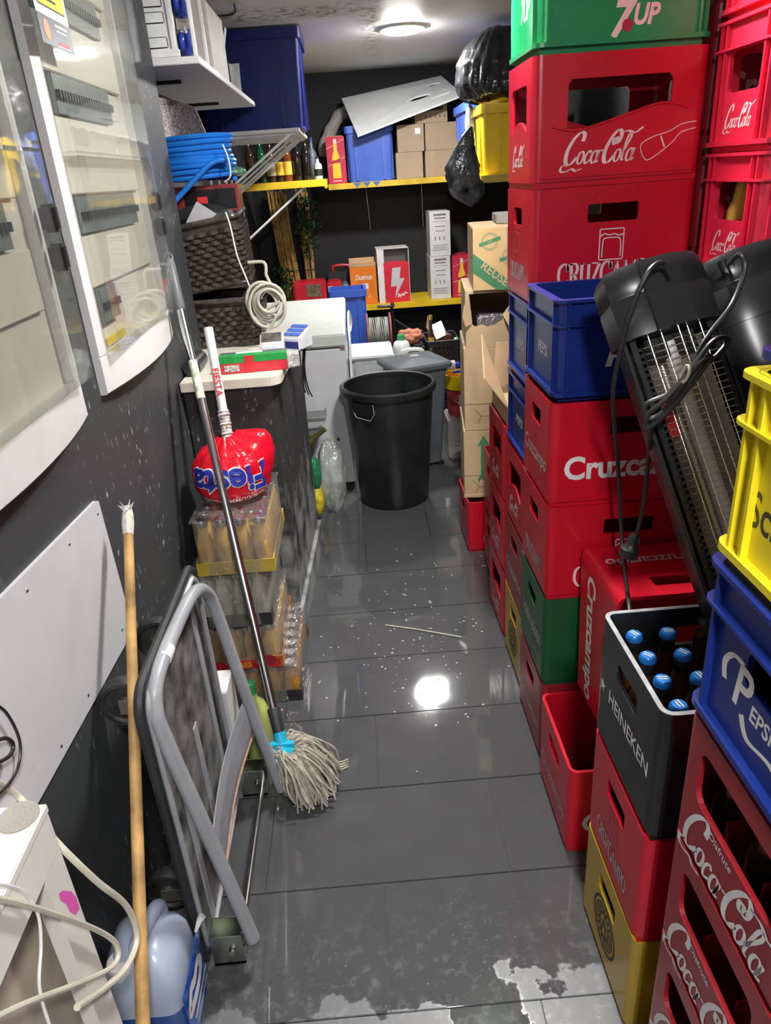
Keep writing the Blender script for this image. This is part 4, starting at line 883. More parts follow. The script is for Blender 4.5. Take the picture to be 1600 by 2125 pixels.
part('window', MB().box(-.06, .14, -.0815, -.0802, .012, .085), M('black_gloss_print', (.012, .011, .012), .15), t); part('white_strip', MB().box(-.13, -.095, -.0815, -.0802, .0, .098), whitep, t); part('red_digits', MB().box(-.01, .03, -.0822, -.0816, .03, .06), PR['rr'], t)
# blue hose
mb = MB(); P = []
for k_ in range(9*28+1):
    a_ = k_/28*2*PI; n_ = k_/28; r_ = 1+.05*math.sin(n_*5); P.append((-.59+.155*math.cos(a_)*r_, 3.17+.115*math.sin(a_)*r_, 1.643+.0165*n_+.004*math.sin(a_+n_)))
mb.tube(P, .0098, 8)
t = thing('hose_coil', 'coil of bright blue hose tied with white string', 'hose', (-.59, 3.17, 1.63)); hm = M('bright_blue_hose', (.015, .17, .62), .22, var=.06)
part('coil', mb, hm, t, True, world=True)
part('loose_end', MB().tube(crom([PX(478, 330, y=3.06), PX(440, 338, y=3.04), PX(405, 372, y=3.03), PX(372, 408, y=3.02), PX(340, 440, y=3.0)], 6), .0105, 10), hm, t, True, world=True)
part('tie', MB().tube(crom([PX(462, 300, y=3.04), PX(474, 330, y=3.03), PX(478, 365, y=3.03), PX(466, 378, y=3.04)], 5), .003, 6), whitep, t, True, world=True)
one('sandwich_bag', MB().grid(18, 10, lambda u, v: Vector((-.44+.05*math.cos(u*2*PI)*math.sin(v*PI), 3.2+.05*math.sin(u*2*PI)*math.sin(v*PI), 1.648+.018*(1-math.cos(v*PI))*(1+.1*math.sin(u*20)))), closeu=True), M('green_clear_bag', (.10, .22, .13), .2, var=.7, scale=50), 'green patterned plastic bag under the end of the blue hose', 'bag', smooth='all')
one('perforated_cover', MB().grid(14, 10, lambda u, v: Vector((-.76+.20*u+.03*u*(1-v), 3.25+.03*math.sin(u*PI), 1.800+.15*v-.05*u*u*v)), ), M('perforated_silver', (.36, .31, .30), .35, .6, var=.7, scale=160), 'silver perforated sheet standing behind the blue hose', 'sheet', solid=.006)
# coiled cable hanging at the basket corner
mb = MB(); P = []
for k_ in range(5*24+1):
    a_ = k_/24*2*PI; n_ = k_/24; r_ = .055+.018*math.sin(n_*2.3); P.append((-.345+r_*math.cos(a_)+.004*n_, 2.87-.006*n_, 1.20+r_*1.0*math.sin(a_)*1.1+.012*math.sin(n_*3)))
P = crom([PX(515, 545, y=2.9), PX(548, 545, y=2.89), PX(552, 570, y=2.88)], 5)+[Vector(p_) for p_ in P]+crom([PX(540, 650, y=2.86), PX(572, 655, y=2.84), PX(555, 690, y=2.84), (-.36, 2.80, TOPZ+.008), (-.40, 2.76, TOPZ+.007)], 6)
mb.tube(P, .0062, 8)
one('coiled_cable', mb, M('ivory_grey_cable', (.50, .47, .40), .5), 'coiled ivory cable hanging from the corner of the wicker baskets', 'cable', smooth=True)

# ================================================================ white wall shelf with drawers, tote, bracket shelf
WS = PX(412, 115, y=2.862); SZ = WS.z
lam = M('white_shelf_laminate', (.70, .69, .69), .4, var=.03)
shf = thing('white_wall_shelf', 'white laminate shelf board high in the recess over the counter', 'shelf', ((RX+WS.x)/2, 3.69, SZ-.022))
part('board', MB().box(RX+.002, WS.x, 2.862, 4.52, SZ-.022, SZ), lam, shf, bev=.002, world=True)
for yy in (3.25, 4.15): part('bracket', MB().box(RX+.004, RX+.02, yy-.012, yy+.012, SZ-.20, SZ-.022).box(RX+.02, -.60, yy-.012, yy+.012, SZ-.034, SZ-.022), latch_m, shf, world=True)
t = thing('drawer_tower', 'white plastic drawer tower stuffed with blue-printed bags on the white shelf', 'drawers', (-.60, 3.0, SZ+.001))
xr = WS.x-.008
part('side_panel', MB().box(RX+.03, -.548, 2.885, 2.905, SZ+.001, CEIL-.012), whitep, t, world=True)
for z_ in (.03, .10, .145, .215, .26): part('groove_strip', MB().box(RX+.03, -.556, 2.880, 2.8849, SZ+z_, SZ+z_+.032), whitep, t, bev=.003, world=True)
part('base_rail', MB().box(RX+.03, -.52, 2.876, 2.8849, SZ+.001, SZ+.026), whitep, t, bev=.003, world=True)
part('corner_post', MB().box(-.548, -.528, 2.878, 2.905, SZ+.001, CEIL-.012), whitep, t, bev=.004, world=True); part('corner_post', MB().box(xr-.014, xr, 2.892, 2.905, SZ+.001, CEIL-.012), whitep, t, bev=.003, world=True); part('corner_post', MB().box(xr-.014, xr, 3.12, 3.135, SZ+.001, CEIL-.012), whitep, t, bev=.003, world=True)
part('back_panel', MB().box(RX+.03, -.56, 3.12, 3.135, SZ+.001, CEIL-.012), whitep, t, world=True); part('top_panel', MB().box(RX+.03, xr, 2.885, 3.135, CEIL-.012, CEIL-.006), whitep, t, world=True)
def printed_bag_mat():
    m = bpy.data.materials.new('blue_printed_plastic'); m.use_nodes = True; n = m.node_tree.nodes; l = m.node_tree.links; b = n['Principled BSDF']; b.inputs['Roughness'].default_value = .2
    v = n.new('ShaderNodeTexVoronoi'); v.inputs['Scale'].default_value = 16; c = n.new('ShaderNodeTexCoord'); l.new(c.outputs['Object'], v.inputs['Vector'])
    r = n.new('ShaderNodeValToRGB'); r.color_ramp.interpolation = 'CONSTANT'; r.color_ramp.elements[0].color = (.03, .06, .4, 1); r.color_ramp.elements[1].position = .42; r.color_ramp.elements[1].color = (.75, .77, .8, 1)
    s = n.new('ShaderNodeSeparateColor'); l.new(v.outputs['Color'], s.inputs[0]); l.new(s.outputs[0], r.inputs['Fac']); l.new(r.outputs[0], b.inputs['Base Color']); return m
bagm = printed_bag_mat()
for k_, z_ in enumerate((SZ+.012, SZ+.125, SZ+.235)):
    one('printed_bag', MB().grid(22, 12, lambda u, v: Vector((-.516+.032*math.cos(u*2*PI)*math.sin(v*PI)**.5, 3.01+.095*math.sin(u*2*PI)*math.sin(v*PI)**.5, z_+.045*(1-math.cos(v*PI))*(1+.08*math.sin(u*25+k_))*.95)), closeu=True), bagm, ['blue and white printed plastic bag at the bottom of the drawer tower', 'blue and white printed plastic bag in the middle of the drawer tower', 'blue and white printed plastic bag at the top of the drawer tower'][k_], 'bag', 'printed bags in the drawer tower', smooth='all')
def carton(name, label, x0, x1, y0, y1, z0, z1, mat, rz=0., cat='box', group=None, flaps=False, seam=True):
    t = thing(name, label, cat, ((x0+x1)/2, (y0+y1)/2, z0), rz, group); w, d, h = x1-x0, y1-y0, z1-z0
    part('box', MB().box(-w/2, w/2, -d/2, d/2, 0, h), mat, t, bev=.0025)
    if seam: part('tape', MB().box(-w/2-.0006, w/2+.0006, -.022, .022, h, h+.0008).box(-w/2-.0012, -w/2-.0006, -.022, .022, h-.05, h), M('clear_brown_tape', (.42, .33, .20), .25), t)
    return t, w, d, h
wc = M('white_cardboard', (.66, .60, .57), .6); kraft = M('kraft_cardboard', (.44, .31, .18), .75, var=.1, scale=10); kraft2 = M('pale_kraft_cardboard', (.52, .38, .22), .75, var=.1, scale=10)
carton('white_box', 'pinkish white cardboard box on the white shelf behind the drawer tower', -.66, -.475, 3.30, 3.72, SZ+.001, SZ+.24, wc, seam=False)
carton('black_box', 'black carton with white lettering at the end of the white shelf', -.62, -.482, 3.82, 4.0, SZ+.001, SZ+.10, M('black_carton', (.015, .015, .016), .4), seam=False)
one('paper_sheet', MB().grid(4, 8, lambda u, v: Vector((-.52+.05*u, 4.08+.04*v*v, SZ+.002+.13*v)) ), whitep, 'curled white paper sheet standing on the white shelf', 'paper', solid=.002)
one('paper_flap', MB().grid(4, 6, lambda u, v: Vector((-.50+.03*v, 3.74+.05*u, SZ+.10+.12*v)) ), whitep, 'white torn paper flap leaning at the white box', 'paper', solid=.002)
# big navy tote on a slatted bracket shelf
navy = M('navy_tote_plastic', (.004, .011, .15), .4, var=.12, spec=.3); bz = 1.885
t = thing('slatted_shelf', 'white slatted shelf on diagonal brackets under the navy tote', 'shelf', (-.55, 5.0, bz-.03))
for k_ in range(5): part('slat', MB().box(RX+.002, -.235, 4.56+k_*.19, 4.56+k_*.19+.165, bz-.018, bz), lam, t, bev=.002, world=True)
for yy in (4.62, 4.92, 5.22, 5.46):
    part('bracket', MB().box(RX+.002, RX+.012, yy-.012, yy+.012, bz-.36, bz-.02).box(RX+.012, -.26, yy-.012, yy+.012, bz-.030, bz-.0185).hexa([(RX+.004, yy-.011, bz-.35), (RX+.024, yy-.011, bz-.35), (RX+.024, yy+.011, bz-.35), (RX+.004, yy+.011, bz-.35)], [(-.31, yy-.011, bz-.031), (-.285, yy-.011, bz-.031), (-.285, yy+.011, bz-.031), (-.31, yy+.011, bz-.031)]), whitep, t, world=True)
t = thing('storage_tote', 'large navy storage tote on the slatted shelf up against the ceiling', 'tote', (-.485, 4.86, bz+.001))
w_, d_, h_ = .575, .56, CEIL-bz-.012
def tote(t, w, d, h, mat, ribs=True, lip=.012, lid=False):
    t_ = .006
    part('body', MB().ring_loft([[(a_*s_, b_*s_, z_) for a_, b_ in rrect(-w/2, w/2, -d/2, d/2, .02, 3)] for z_, s_ in ((0, .93), (h, 1.0), (h, .975), (.01, .91))]), mat, t)
    up = lambda z: (lambda u, v, q: (u, v, z-q))
    part('rim', MB().panel(rrect(-w/2-lip, w/2+lip, -d/2-lip, d/2+lip, .025), [rrect(-w/2+.012, w/2-.012, -d/2+.012, d/2-.012, .02)[::-1]], .05, up(h+.001)), mat, t, bev=.002)
    if ribs:
        for s_ in (-1, 1):
            for f in (-.30, .30): part('rib', MB().box(f*w-.012, f*w+.012, s_*d/2*.965-.008, s_*d/2*.965+.008, .01, h-.05), mat, t)
            for f in (-.3, .3): part('rib', MB().box(s_*w/2*.965-.008, s_*w/2*.965+.008, f*d-.012, f*d+.012, .01, h-.05), mat, t)
tote(t, w_, d_, h_, navy)
# yellow shelves
yel = M('yellow_painted_wood', (.72, .48, .015), .4, var=.12, scale=7)
t = thing('yellow_side_shelf', 'bright yellow shelf with bottles, carried by white diagonal brackets', 'shelf', (-.46, 5.9, 1.56))
part('board', MB().box(RX+.002, -.15, 5.56, 6.08, 1.60, 1.615), yel, t, world=True); part('front_lip', MB().box(RX+.002, -.15, 5.545, 5.56, 1.57, 1.617), yel, t, bev=.002, world=True); part('end_lip', MB().box(-.15, -.137, 5.545, 6.08, 1.555, 1.617), yel, t, bev=.002, world=True)
for yy in (5.62, 5.85):
    part('bracket', MB().box(RX+.004, RX+.014, yy-.01, yy+.01, 1.22, 1.60).hexa([(RX+.014, yy-.009, 1.24), (RX+.034, yy-.009, 1.24), (RX+.034, yy+.009, 1.24), (RX+.014, yy+.009, 1.24)], [(-.27, yy-.009, 1.599), (-.25, yy-.009, 1.599), (-.25, yy+.009, 1.599), (-.27, yy+.009, 1.599)]), whitep, t, world=True)
UZ, LZ = 1.575, .655
t = thing('yellow_upper_shelf', 'long yellow shelf on the black back wall, upper one, with totes and cartons', 'shelf', (.66, 6.35, UZ-.04))
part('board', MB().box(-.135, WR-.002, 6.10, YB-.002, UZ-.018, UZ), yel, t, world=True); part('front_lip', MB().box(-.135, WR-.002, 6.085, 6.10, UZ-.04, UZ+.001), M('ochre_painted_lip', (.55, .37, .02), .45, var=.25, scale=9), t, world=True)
for i in range(3): decal(poly_mesh([[(-.03, .018), (.03, .018), (.0, -.018)]], M('blue_pennant_print', (.06, .12, .3), .5), 'pennant'), t, 'front', 0, .53, -.62+.045+i*.075, .02, e=.0008, name='pennant')
for xx in (.15, .58): part('hanging_wire', MB().cyl((xx, 6.12, UZ-.04), (xx+.02, 6.3, UZ-.36), .0015, n=5), M('pale_wire', (.4, .4, .4), .5), t, world=True)
t = thing('yellow_lower_shelf', 'yellow shelf on the black back wall, lower one, with printed boxes', 'shelf', (.62, 6.35, LZ-.04))
part('board', MB().box(-.72, WR-.002, 6.10, YB-.002, LZ-.018, LZ), yel, t, world=True); part('front_lip', MB().box(-.72, WR-.002, 6.085, 6.10, LZ-.04, LZ+.001), yel, t, world=True)
for xx in (-.4, .3, 1.0): part('bracket', MB().box(xx-.012, xx+.012, 6.2, YB-.002, LZ-.22, LZ-.2).box(xx-.012, xx+.012, YB-.016, YB-.004, LZ-.3, LZ-.02), latch_m, t, world=True)
# bottles on the side shelf
def bottle(label, x, y_, z, h, r, body, cap, lab=None, grp='bottles on the yellow side shelf'):
    t = thing('liquor_bottle', label, 'bottle', (x, y_, z), 0, grp)
    part('glass', MB().lathe([(.001, 0), (r*.95, 0), (r, .006), (r, h*.58), (r*.85, h*.66), (r*.36, h*.76), (r*.33, h*.93), (.001, h*.93)], 16), M(*body), t, True)
    part('cap', MB().lathe([(.001, h), (r*.38, h), (r*.4, h*.9), (.001, h*.9)], 12), M(*cap), t, True)
    if lab: part('label', MB().lathe([(r+.0006, h*.15), (r+.0006, h*.45), (r+.0001, h*.45)], 16), M(*lab), t, True)
gB, dB, aB, tB = ('green_glass', (.008, .07, .03), .08), ('near_black_glass', (.012, .010, .010), .08), ('amber_spirit', (.16, .035, .008), .08), ('brown_glass', (.04, .018, .010), .08)
wC, kC, yL, gC = ('white_cap', (.7, .7, .7), .4), ('black_cap', (.02, .02, .02), .4), ('yellow_label', (.7, .48, .06), .5), ('green_foil', (.03, .2, .08), .3)
for i, (xp, body, cap, lab, lb) in enumerate([(523, tB, kC, None, 'brown bottle nearest the wall on the yellow side shelf'), (546, gB, wC, None, 'green bottle with white cap on the yellow side shelf'), (566, tB, kC, ('pale_label', (.6, .6, .55), .5), 'brown bottle with pale label on the yellow side shelf'), (583, dB, kC, yL, 'black bottle with yellow label next to the amber one'), (599, aB, kC, yL, 'amber bottle with yellow label on the yellow side shelf'), (620, dB, gC, None, 'black bottle with green foil beside the amber bottle'), (639, dB, gC, None, 'black bottle with green foil at the end of the yellow side shelf')]):
    p = PX(xp, 372, y=5.70); bottle(lb, p.x, 5.70, 1.616, .285 if i > 1 else .30, .033, body, cap, lab)
bottle('grey-blue spray bottle behind the liquor bottles', PX(652, 372, y=5.95).x, 5.95, 1.616, .28, .035, ('grey_blue_plastic', (.12, .15, .19), .4), ('dark_blue_cap', (.03, .05, .2), .4), None, 'cleaning bottles on the yellow side shelf')
bottle('white bottle with black band next to the red whisky box', PX(662, 372, y=5.80).x, 5.80, 1.616, .15, .03, ('white_bottle_plastic', (.6, .6, .58), .4), kC, ('black_band', (.02, .02, .02), .5), 'cleaning bottles on the yellow side shelf')
# ---- upper back shelf
wh_poly = [[(-.016, .30), (.016, .30), (.018, .24), (.038, .19), (.04, .17), (-.04, .17), (-.038, .19), (-.018, .24)], [(-.04, .15), (.04, .15), (.042, .04), (-.042, .04)]]
def whisky_box(label, x0, x1, y_, z, h, rz, rl=0.):
    t, w, d, hh = carton('bottle_box', label, x0, x1, y_, y_+.30, z, z+h, M('crimson_carton', (.50, .02, .06), .45, var=.06), rz, 'box', 'red boxes with a printed bottle', seam=False)
    k_ = h/.34; decal(poly_mesh([[(a_*k_*.8, b_*k_) for a_, b_ in p] for p in wh_poly], PR['ye'], 'bottle_print'), t, 'front', w, d, 0, 0, name='bottle_print')
    decal(poly_mesh([[(-.012, .0), (.012, .0), (.012, .03), (-.012, .03)]], PR['pink'], 'cap_print'), t, 'front', w, d, 0, .29*k_, e=.001, name='cap_print')
    decal(ribbon_mesh([{'p': [(-w/2+.003, -.03), (w/2-.003, .03)], 'n': 1, 'w': .003}, {'p': [(-w/2+.003, .09), (w/2-.003, .15)], 'n': 1, 'w': .003}], PR['pink']), t, 'front', w, d, 0, .16*k_, name='stripe'); decal(ribbon_mesh([{'p': [(-.035, 0), (.035, 0)], 'n': 1, 'w': .006}], PR['pink']), t, 'front', w, d, 0, .02, name='printed_line'); decal(ribbon_mesh([{'p': [(-.035, -.01), (.035, .02)], 'n': 1, 'w': .014}], PR['rd']), t, 'front', w, d, 0, .158*k_, e=.001, name='slanted_label')
    return t
a_, b_ = PX(684, 378, y=6.14), PX(722, 378, y=6.14)
t = whisky_box('red box with printed yellow bottle next to the blue tote', a_.x, b_.x, 6.14, UZ+.001, .325, -.04)
part('cream_top', MB().box(-.055, .055, -.15, .15, .325, .328), kraft2, t)
a_, b_ = PX(722, 378, y=6.13), PX(822, 378, y=6.13)
mid_blue = M('mid_blue_tote', (.04, .11, .50), .4, var=.1)
t = thing('blue_tote', 'ribbed blue tote on the upper yellow shelf under the white board', 'tote', ((a_.x+b_.x)/2, 6.33, UZ+.001)); tote(t, b_.x-a_.x-.02, .36, .385, mid_blue)
for nm, u0, u1, v0, v1, lb in (('carton', 824, 877, 320, 376, 'small brown carton on the upper shelf beside the blue tote, lower one'), ('carton', 826, 879, 266, 320, 'small brown carton with a white sticker, on the lower carton beside the tote'), ('carton', 884, 955, 320, 370, 'wide brown carton on the upper shelf, lower of two'), ('carton', 884, 953, 266, 320, 'wide brown carton on top of another wide one'), ('carton', 862, 928, 222, 264, 'brown printed carton on top of the wide cartons under the white board')):
    A_, B_ = PX(u0, v1, y=6.13), PX(u1, v0, y=6.13); z0 = {320: UZ+.185, 376: UZ+.001, 370: UZ+.001, 264: UZ+.371}[v1]; z1 = {320: UZ+.184, 266: UZ+.37, 222: UZ+.50}[v0]
    t, w, d, h = carton('carton', lb, A_.x, B_.x, 6.13, 6.45, z0, z1, M('grey_kraft', (.34, .25, .17), .75, var=.08), 0, 'box', 'brown cartons on the upper shelf', seam=False)
    if u0 == 826: decal(poly_mesh([rrect(-.02, .02, -.02, .02, .002)], PR['w'], 'sticker'), t, 'front', w, d, .055, h*.75, name='sticker')
    if v0 == 222: decal(ribbon_mesh([{'p': [(-.06, .02), (.06, .02)], 'n': 1, 'w': .02}]+[{'p': [(-.07+.035*i, -.02), (-.07+.035*i, -.04)], 'n': 1, 'w': .008} for i in range(5)], PR['k']), t, 'front', w, d, .03, h*.55, name='printing')
BL, TL, TR, BR = PX(742, 281, y=6.0), PX(709, 204, y=6.42), PX(915, 157, y=6.42), PX(962, 196, y=6.0)
def bil(u, v, q): return (BL*(1-u)+BR*u)*(1-v)+(TL*(1-u)+TR*u)*v+Vector((0, .004, -1)).normalized()*q
one('slotted_board', MB().panel([(0, 0), (1, 0), (1, 1), (0, 1)], [ell(.66, .42, .13, .06, 14)[::-1], ell(.84, .25, .10, .03, 12)[::-1], ell(.86, .72, .08, .05, 12)[::-1]], .012, bil), M('white_coated_board', (.66, .68, .68), .45, var=.05), 'large white board with oval slots lying askew over the blue tote', 'board')
mb = MB(); pth = crom([PX(724, 232, y=6.52), PX(705, 240, y=6.51), PX(688, 268, y=6.50), PX(676, 295, y=6.49), PX(668, 325, y=6.48)], 6)
mb.tube(pth, [.048+.004*math.sin(i*1.1) for i in range(len(pth)-4)]+[.045, .04, .032, .022], 14); one('draped_sleeve', mb, M('grey_beige_cloth', (.36, .34, .31), .85, var=.25, bump=.6, bscale=30), 'grey cloth sleeve drooping beside the blue tote', 'cloth', smooth=True)
# ---- right-hand shelf with totes and bags
t = thing('yellow_corner_shelf', 'yellow shelf on the right wall under the yellow tote', 'shelf', (1.15, 5.3, UZ-.03))
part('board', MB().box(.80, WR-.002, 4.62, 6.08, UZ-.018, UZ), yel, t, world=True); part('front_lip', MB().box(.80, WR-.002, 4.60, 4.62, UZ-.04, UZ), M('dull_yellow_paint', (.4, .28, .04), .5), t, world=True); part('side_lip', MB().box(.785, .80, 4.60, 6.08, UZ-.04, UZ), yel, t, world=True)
t = thing('yellow_tote', 'bright yellow tote on the right-hand shelf under the black sack', 'tote', (1.03, 4.86, UZ+.001)); tote(t, .46, .44, .365, M('yellow_tote_plastic', (.74, .50, .01), .35, var=.08))
t = thing('blue_tote', 'blue tote on the right-hand shelf behind the yellow tote', 'tote', (1.02, 5.42, UZ+.001)); tote(t, .46, .5, .42, mid_blue)
rnd = random.Random(11)
def crumple(c, rx, ry, rz, seed, nu=64, nv=34, amp=.10):
    from mathutils import noise
    def fn(u, v):
        a1, a2 = u*2*PI, v*PI; d_ = Vector((math.cos(a1)*math.sin(a2), math.sin(a1)*math.sin(a2), -math.cos(a2)))
        q = d_*2.2+Vector((seed, seed*.7, 0)); k_ = 1+amp*(1.2*noise.noise(q)+.9*abs(noise.noise(q*2.3))+.5*abs(noise.noise(Vector((q.x*5, q.y*5, q.z*1.5)))))
        k_ += .05*math.sin(a1*17+seed)*max(0, d_.z)**2
        return Vector((c[0]+d_.x*rx*k_, c[1]+d_.y*ry*k_, c[2]+(d_.z*rz*k_)))
    return MB().grid(nu, nv, fn, closeu=True)
def sackf(u, v):
    from mathutils import noise
    a1 = u*2*PI; z_ = 1.964+.368*v; pr = [(0, .62), (.06, .9), (.25, 1.0), (.55, .96), (.78, .78), (.92, .55), (1, .30)]
    for (p0, q0), (p1, q1) in zip(pr, pr[1:]):
        if v <= p1+1e-9: k_ = q0+(q1-q0)*(v-p0)/(p1-p0); break
    c3 = Vector((math.cos(a1)*1.5, math.sin(a1)*1.5, v*1.6)); big = noise.noise(c3+Vector((4, 1, 0))); fold = abs(noise.noise(Vector((math.cos(a1)*5, math.sin(a1)*5, v*1.8)))); fine = abs(noise.noise(Vector((math.cos(a1)*11, math.sin(a1)*11, v*5))))
    k_ *= 1+.16*big+.16*(fold-.25)+.07*(fine-.2)
    return Vector((.985+.285*k_*math.cos(a1)-.03*v, 4.84+.20*k_*math.sin(a1), z_-.02*fold*(1-v)+.012*big))
mb = MB().grid(110, 40, sackf, closeu=True); mb.add([sackf(i/110, 1) for i in range(110)], [tuple(range(110))]); mb.add([sackf(i/110, 0) for i in range(110)], [tuple(range(110))])
one('refuse_sack', mb, M('black_bin_liner', (.020, .020, .023), .2, var=.3, bump=.35, bscale=30), 'stuffed black refuse sack on the yellow tote below the ceiling', 'sack', smooth='all')
def sag(u, v):
    from mathutils import noise
    a1 = u*2*PI; k_ = math.sin(min(1, v*1.15+.02)*PI*.5)**.8 if v < .8 else math.sin((1-v)/.2*PI*.5)*.9+.1*(1-v)
    w_ = 1+.25*noise.noise(Vector((math.cos(a1)*1.6, math.sin(a1)*1.6, v*5)))+.18*abs(noise.noise(Vector((math.cos(a1)*5, math.sin(a1)*5, v*9))))
    p = PX(978-18*math.sin(v*PI), 262+168*v, y=4.585)
    return p+Vector((math.cos(a1)*.105*k_*w_, math.sin(a1)*.035*k_*w_, 0))
one('hanging_bag', MB().grid(40, 30, sag, closeu=True), M('grey_clear_polythene', (.06, .063, .07), .15, var=.9, scale=14, bump=.9, bscale=20), 'crinkled dark plastic bag hanging from the right-hand shelf', 'bag', smooth='all')
one('blue_label_bag', crumple((.772, 4.90, 1.86), .028, .03, .10, 9., 30, 18), M('blue_white_wrapper', (.22, .26, .48), .3, var=.95, scale=35), 'blue and white plastic wrapper hanging beside the yellow tote', 'wrapper', smooth='all')

# ---- lower back shelf
a_, b_ = PX(730, 620, y=6.14), PX(784, 620, y=6.14)
t, w, d, h = carton('drink_box', 'torn orange box with white lettering on the lower yellow shelf', a_.x, b_.x, 6.14, 6.40, LZ+.001, LZ+.30, M('orange_carton', (.72, .18, .01), .5), 0, 'box', seam=False)
decal(text_mesh('Sumo', .060, .015, .2, 1, PR['w']), t, 'front', w, d, 0, .215); decal(poly_mesh([rrect(-.028, .028, -.022, .022, .006)], PR['w'], 'window_print'), t, 'front', w, d, .01, .145, name='window_print'); decal(ribbon_mesh([{'p': [(-.07+.05*i, 0), (-.045+.05*i, 0), (-.057+.05*i, .03), (-.07+.05*i, 0)], 'n': 1, 'w': .004} for i in range(3)], PR['pink']), t, 'front', w, d, 0, .055, name='pictograms')
part('torn_rim', MB().panel([(-w/2, 0), (w/2, 0), (w/2, .03), (.05, .018), (.02, .032), (-.03, .02), (-.06, .035), (-w/2, .028)], [], .004, lambda u, v, q: (u, -d/2+q, h+v)), kraft, t); part('open_flap', MB().box(-w/2, w/2, d/2-.006, d/2, h, h+.045), kraft2, t)
a_, b_ = PX(787, 620, y=6.14), PX(852, 620, y=6.14)
t = thing('energy_drink_box', 'open white box with red front and a silver lightning bolt', 'box', ((a_.x+b_.x)/2, 6.29, LZ+.001), .02); w = b_.x-a_.x; d, h = .28, .415
ew = M('white_carton', (.66, .64, .64), .5)
part('shell', MB().box(-w/2, w/2, -d/2, d/2, 0, .004).box(-w/2, -w/2+.004, -d/2, d/2, .004, h).box(w/2-.004, w/2, -d/2, d/2, .004, h).box(-w/2+.004, w/2-.004, d/2-.004, d/2, .004, h).box(-w/2, w/2, -d/2+.02, d/2, h, h+.004).box(-w/2+.004, -w/2+.055, -d/2, -d/2+.004, .004, h), ew, t)
fr_ = part('red_front', MB().panel([(-w/2+.05, 0), (w/2-.004, 0), (w/2-.004, .30), (w/2-.03, .32), (-w/2+.09, .325), (-w/2+.05, .31)], [], .004, lambda u, v, q: (u, -d/2-.006+q, v)), M('red_carton_front', (.58, .02, .04), .4), t)
bolt = [(-.01, .27), (.06, .275), (.045, .19), (.085, .185), (.0, .03), (.02, .13), (-.03, .125)]
decal(poly_mesh([bolt], M('silver_print', (.5, .5, .52), .35), 'lightning_bolt'), t, 'front', w, d+.012, .0, 0, name='lightning_bolt'); decal(ribbon_mesh([[(-.04, -.01), (-.03, .015), (-.02, -.008), (-.005, .01), (.01, -.006), (.02, .014), (.04, .004)]], PR['pink'], .012, .005), t, 'front', w, d+.012, .065, .055, roll=.2, name='script_mark')
bxw = M('pale_grey_carton', (.58, .58, .58), .55, var=.04)
prn = [{'p': [(-.05, .31), (.05, .31)], 'n': 1, 'w': .016}, {'p': [(-.045, .285), (.045, .285)], 'n': 1, 'w': .010}, {'p': [(-.055, .262), (.055, .262)], 'n': 1, 'w': .003}, {'p': [(-.04, .225), (.04, .225)], 'n': 1, 'w': .006}, {'p': [(-.035, .19), (.04, .19)], 'n': 1, 'w': .005}] + [{'p': [(-.04+.035*i, .12), (-.04+.035*i, .15)], 'n': 1, 'w': .008} for i in range(3)] + [{'p': [(-.06, .045), (.06, .045), (.06, .085), (-.06, .085), (-.06, .045)], 'n': 1, 'w': .004}] + [{'p': [(-.05+.008*i, .052), (-.05+.008*i, .078)], 'n': 1, 'w': .003} for i in range(13)]
pm = ribbon_mesh(prn, M('grey_box_print', (.16, .15, .15), .6), name='printing')
a_, b_ = PX(895, 606, y=6.14), PX(936, 606, y=6.14)
for i, lb in enumerate(['pale grey printed bottle carton on the lower yellow shelf', 'pale grey printed bottle carton on top of the other one']):
    t, w, d, h = carton('bottle_carton', lb, a_.x+.006*i, b_.x+.006*i, 6.14, 6.44, LZ+.001+i*.336, LZ+.336+i*.336, bxw, .0, 'box', 'pale grey bottle cartons', seam=False); decal(pm, t, 'front', w, d, 0, 0, name='printing')
a_, b_ = PX(940, 605, y=6.14), PX(978, 605, y=6.14)
whisky_box('red box with printed yellow bottle beside the pale grey cartons', a_.x, b_.x, 6.14, LZ+.001, .325, 0)
# red machine, case and bag on the lower shelf behind the freezer
t = thing('red_charger', 'red and grey charger unit on the lower shelf behind the freezer', 'charger', (-.36, 6.25, LZ+.001))
part('casing', MB().box(-.14, .13, -.10, .10, .0, .21), M('red_casing', (.55, .015, .03), .4), t, bev=.015); part('base', MB().box(-.135, .125, -.107, -.02, .01, .07), M('grey_casing', (.16, .17, .18), .5), t, bev=.006); part('panel', MB().box(-.03, .09, -.104, -.099, .09, .19), M('brown_panel', (.16, .11, .07), .5, var=.6, scale=60), t); part('sticker', MB().box(-.10, -.05, -.1085, -.107, .02, .066), whitep, t)
t = thing('red_case', 'red case with white label next to the red charger', 'case', (-.165, 6.27, LZ+.001)); part('shell', MB().box(-.055, .06, -.10, .10, 0, .195), MATS['red_casing'], t, bev=.012); part('label', MB().box(-.05, -.012, -.1025, -.1, .12, .16), whitep, t)
t = thing('black_tool_case', 'black tool case with red handle behind the red case', 'case', (-.10, 6.50, LZ+.001)); part('shell', MB().box(-.12, .12, -.06, .06, 0, .24), M('black_case', (.02, .02, .022), .5), t, bev=.01); part('handle', MB().tube(crom([(-.07, 0, .24), (-.06, 0, .28), (.06, 0, .28), (.07, 0, .24)], 5), .012, 8), MATS['red_casing'], t, True)
one('grey_sack', crumple((-.075, 6.22, LZ+.095), .055, .07, .085, 5., 34, 20), M('slate_polythene', (.09, .095, .12), .3, bump=.5), 'small slate-grey plastic sack between the red case and the orange box', 'sack', smooth='all')
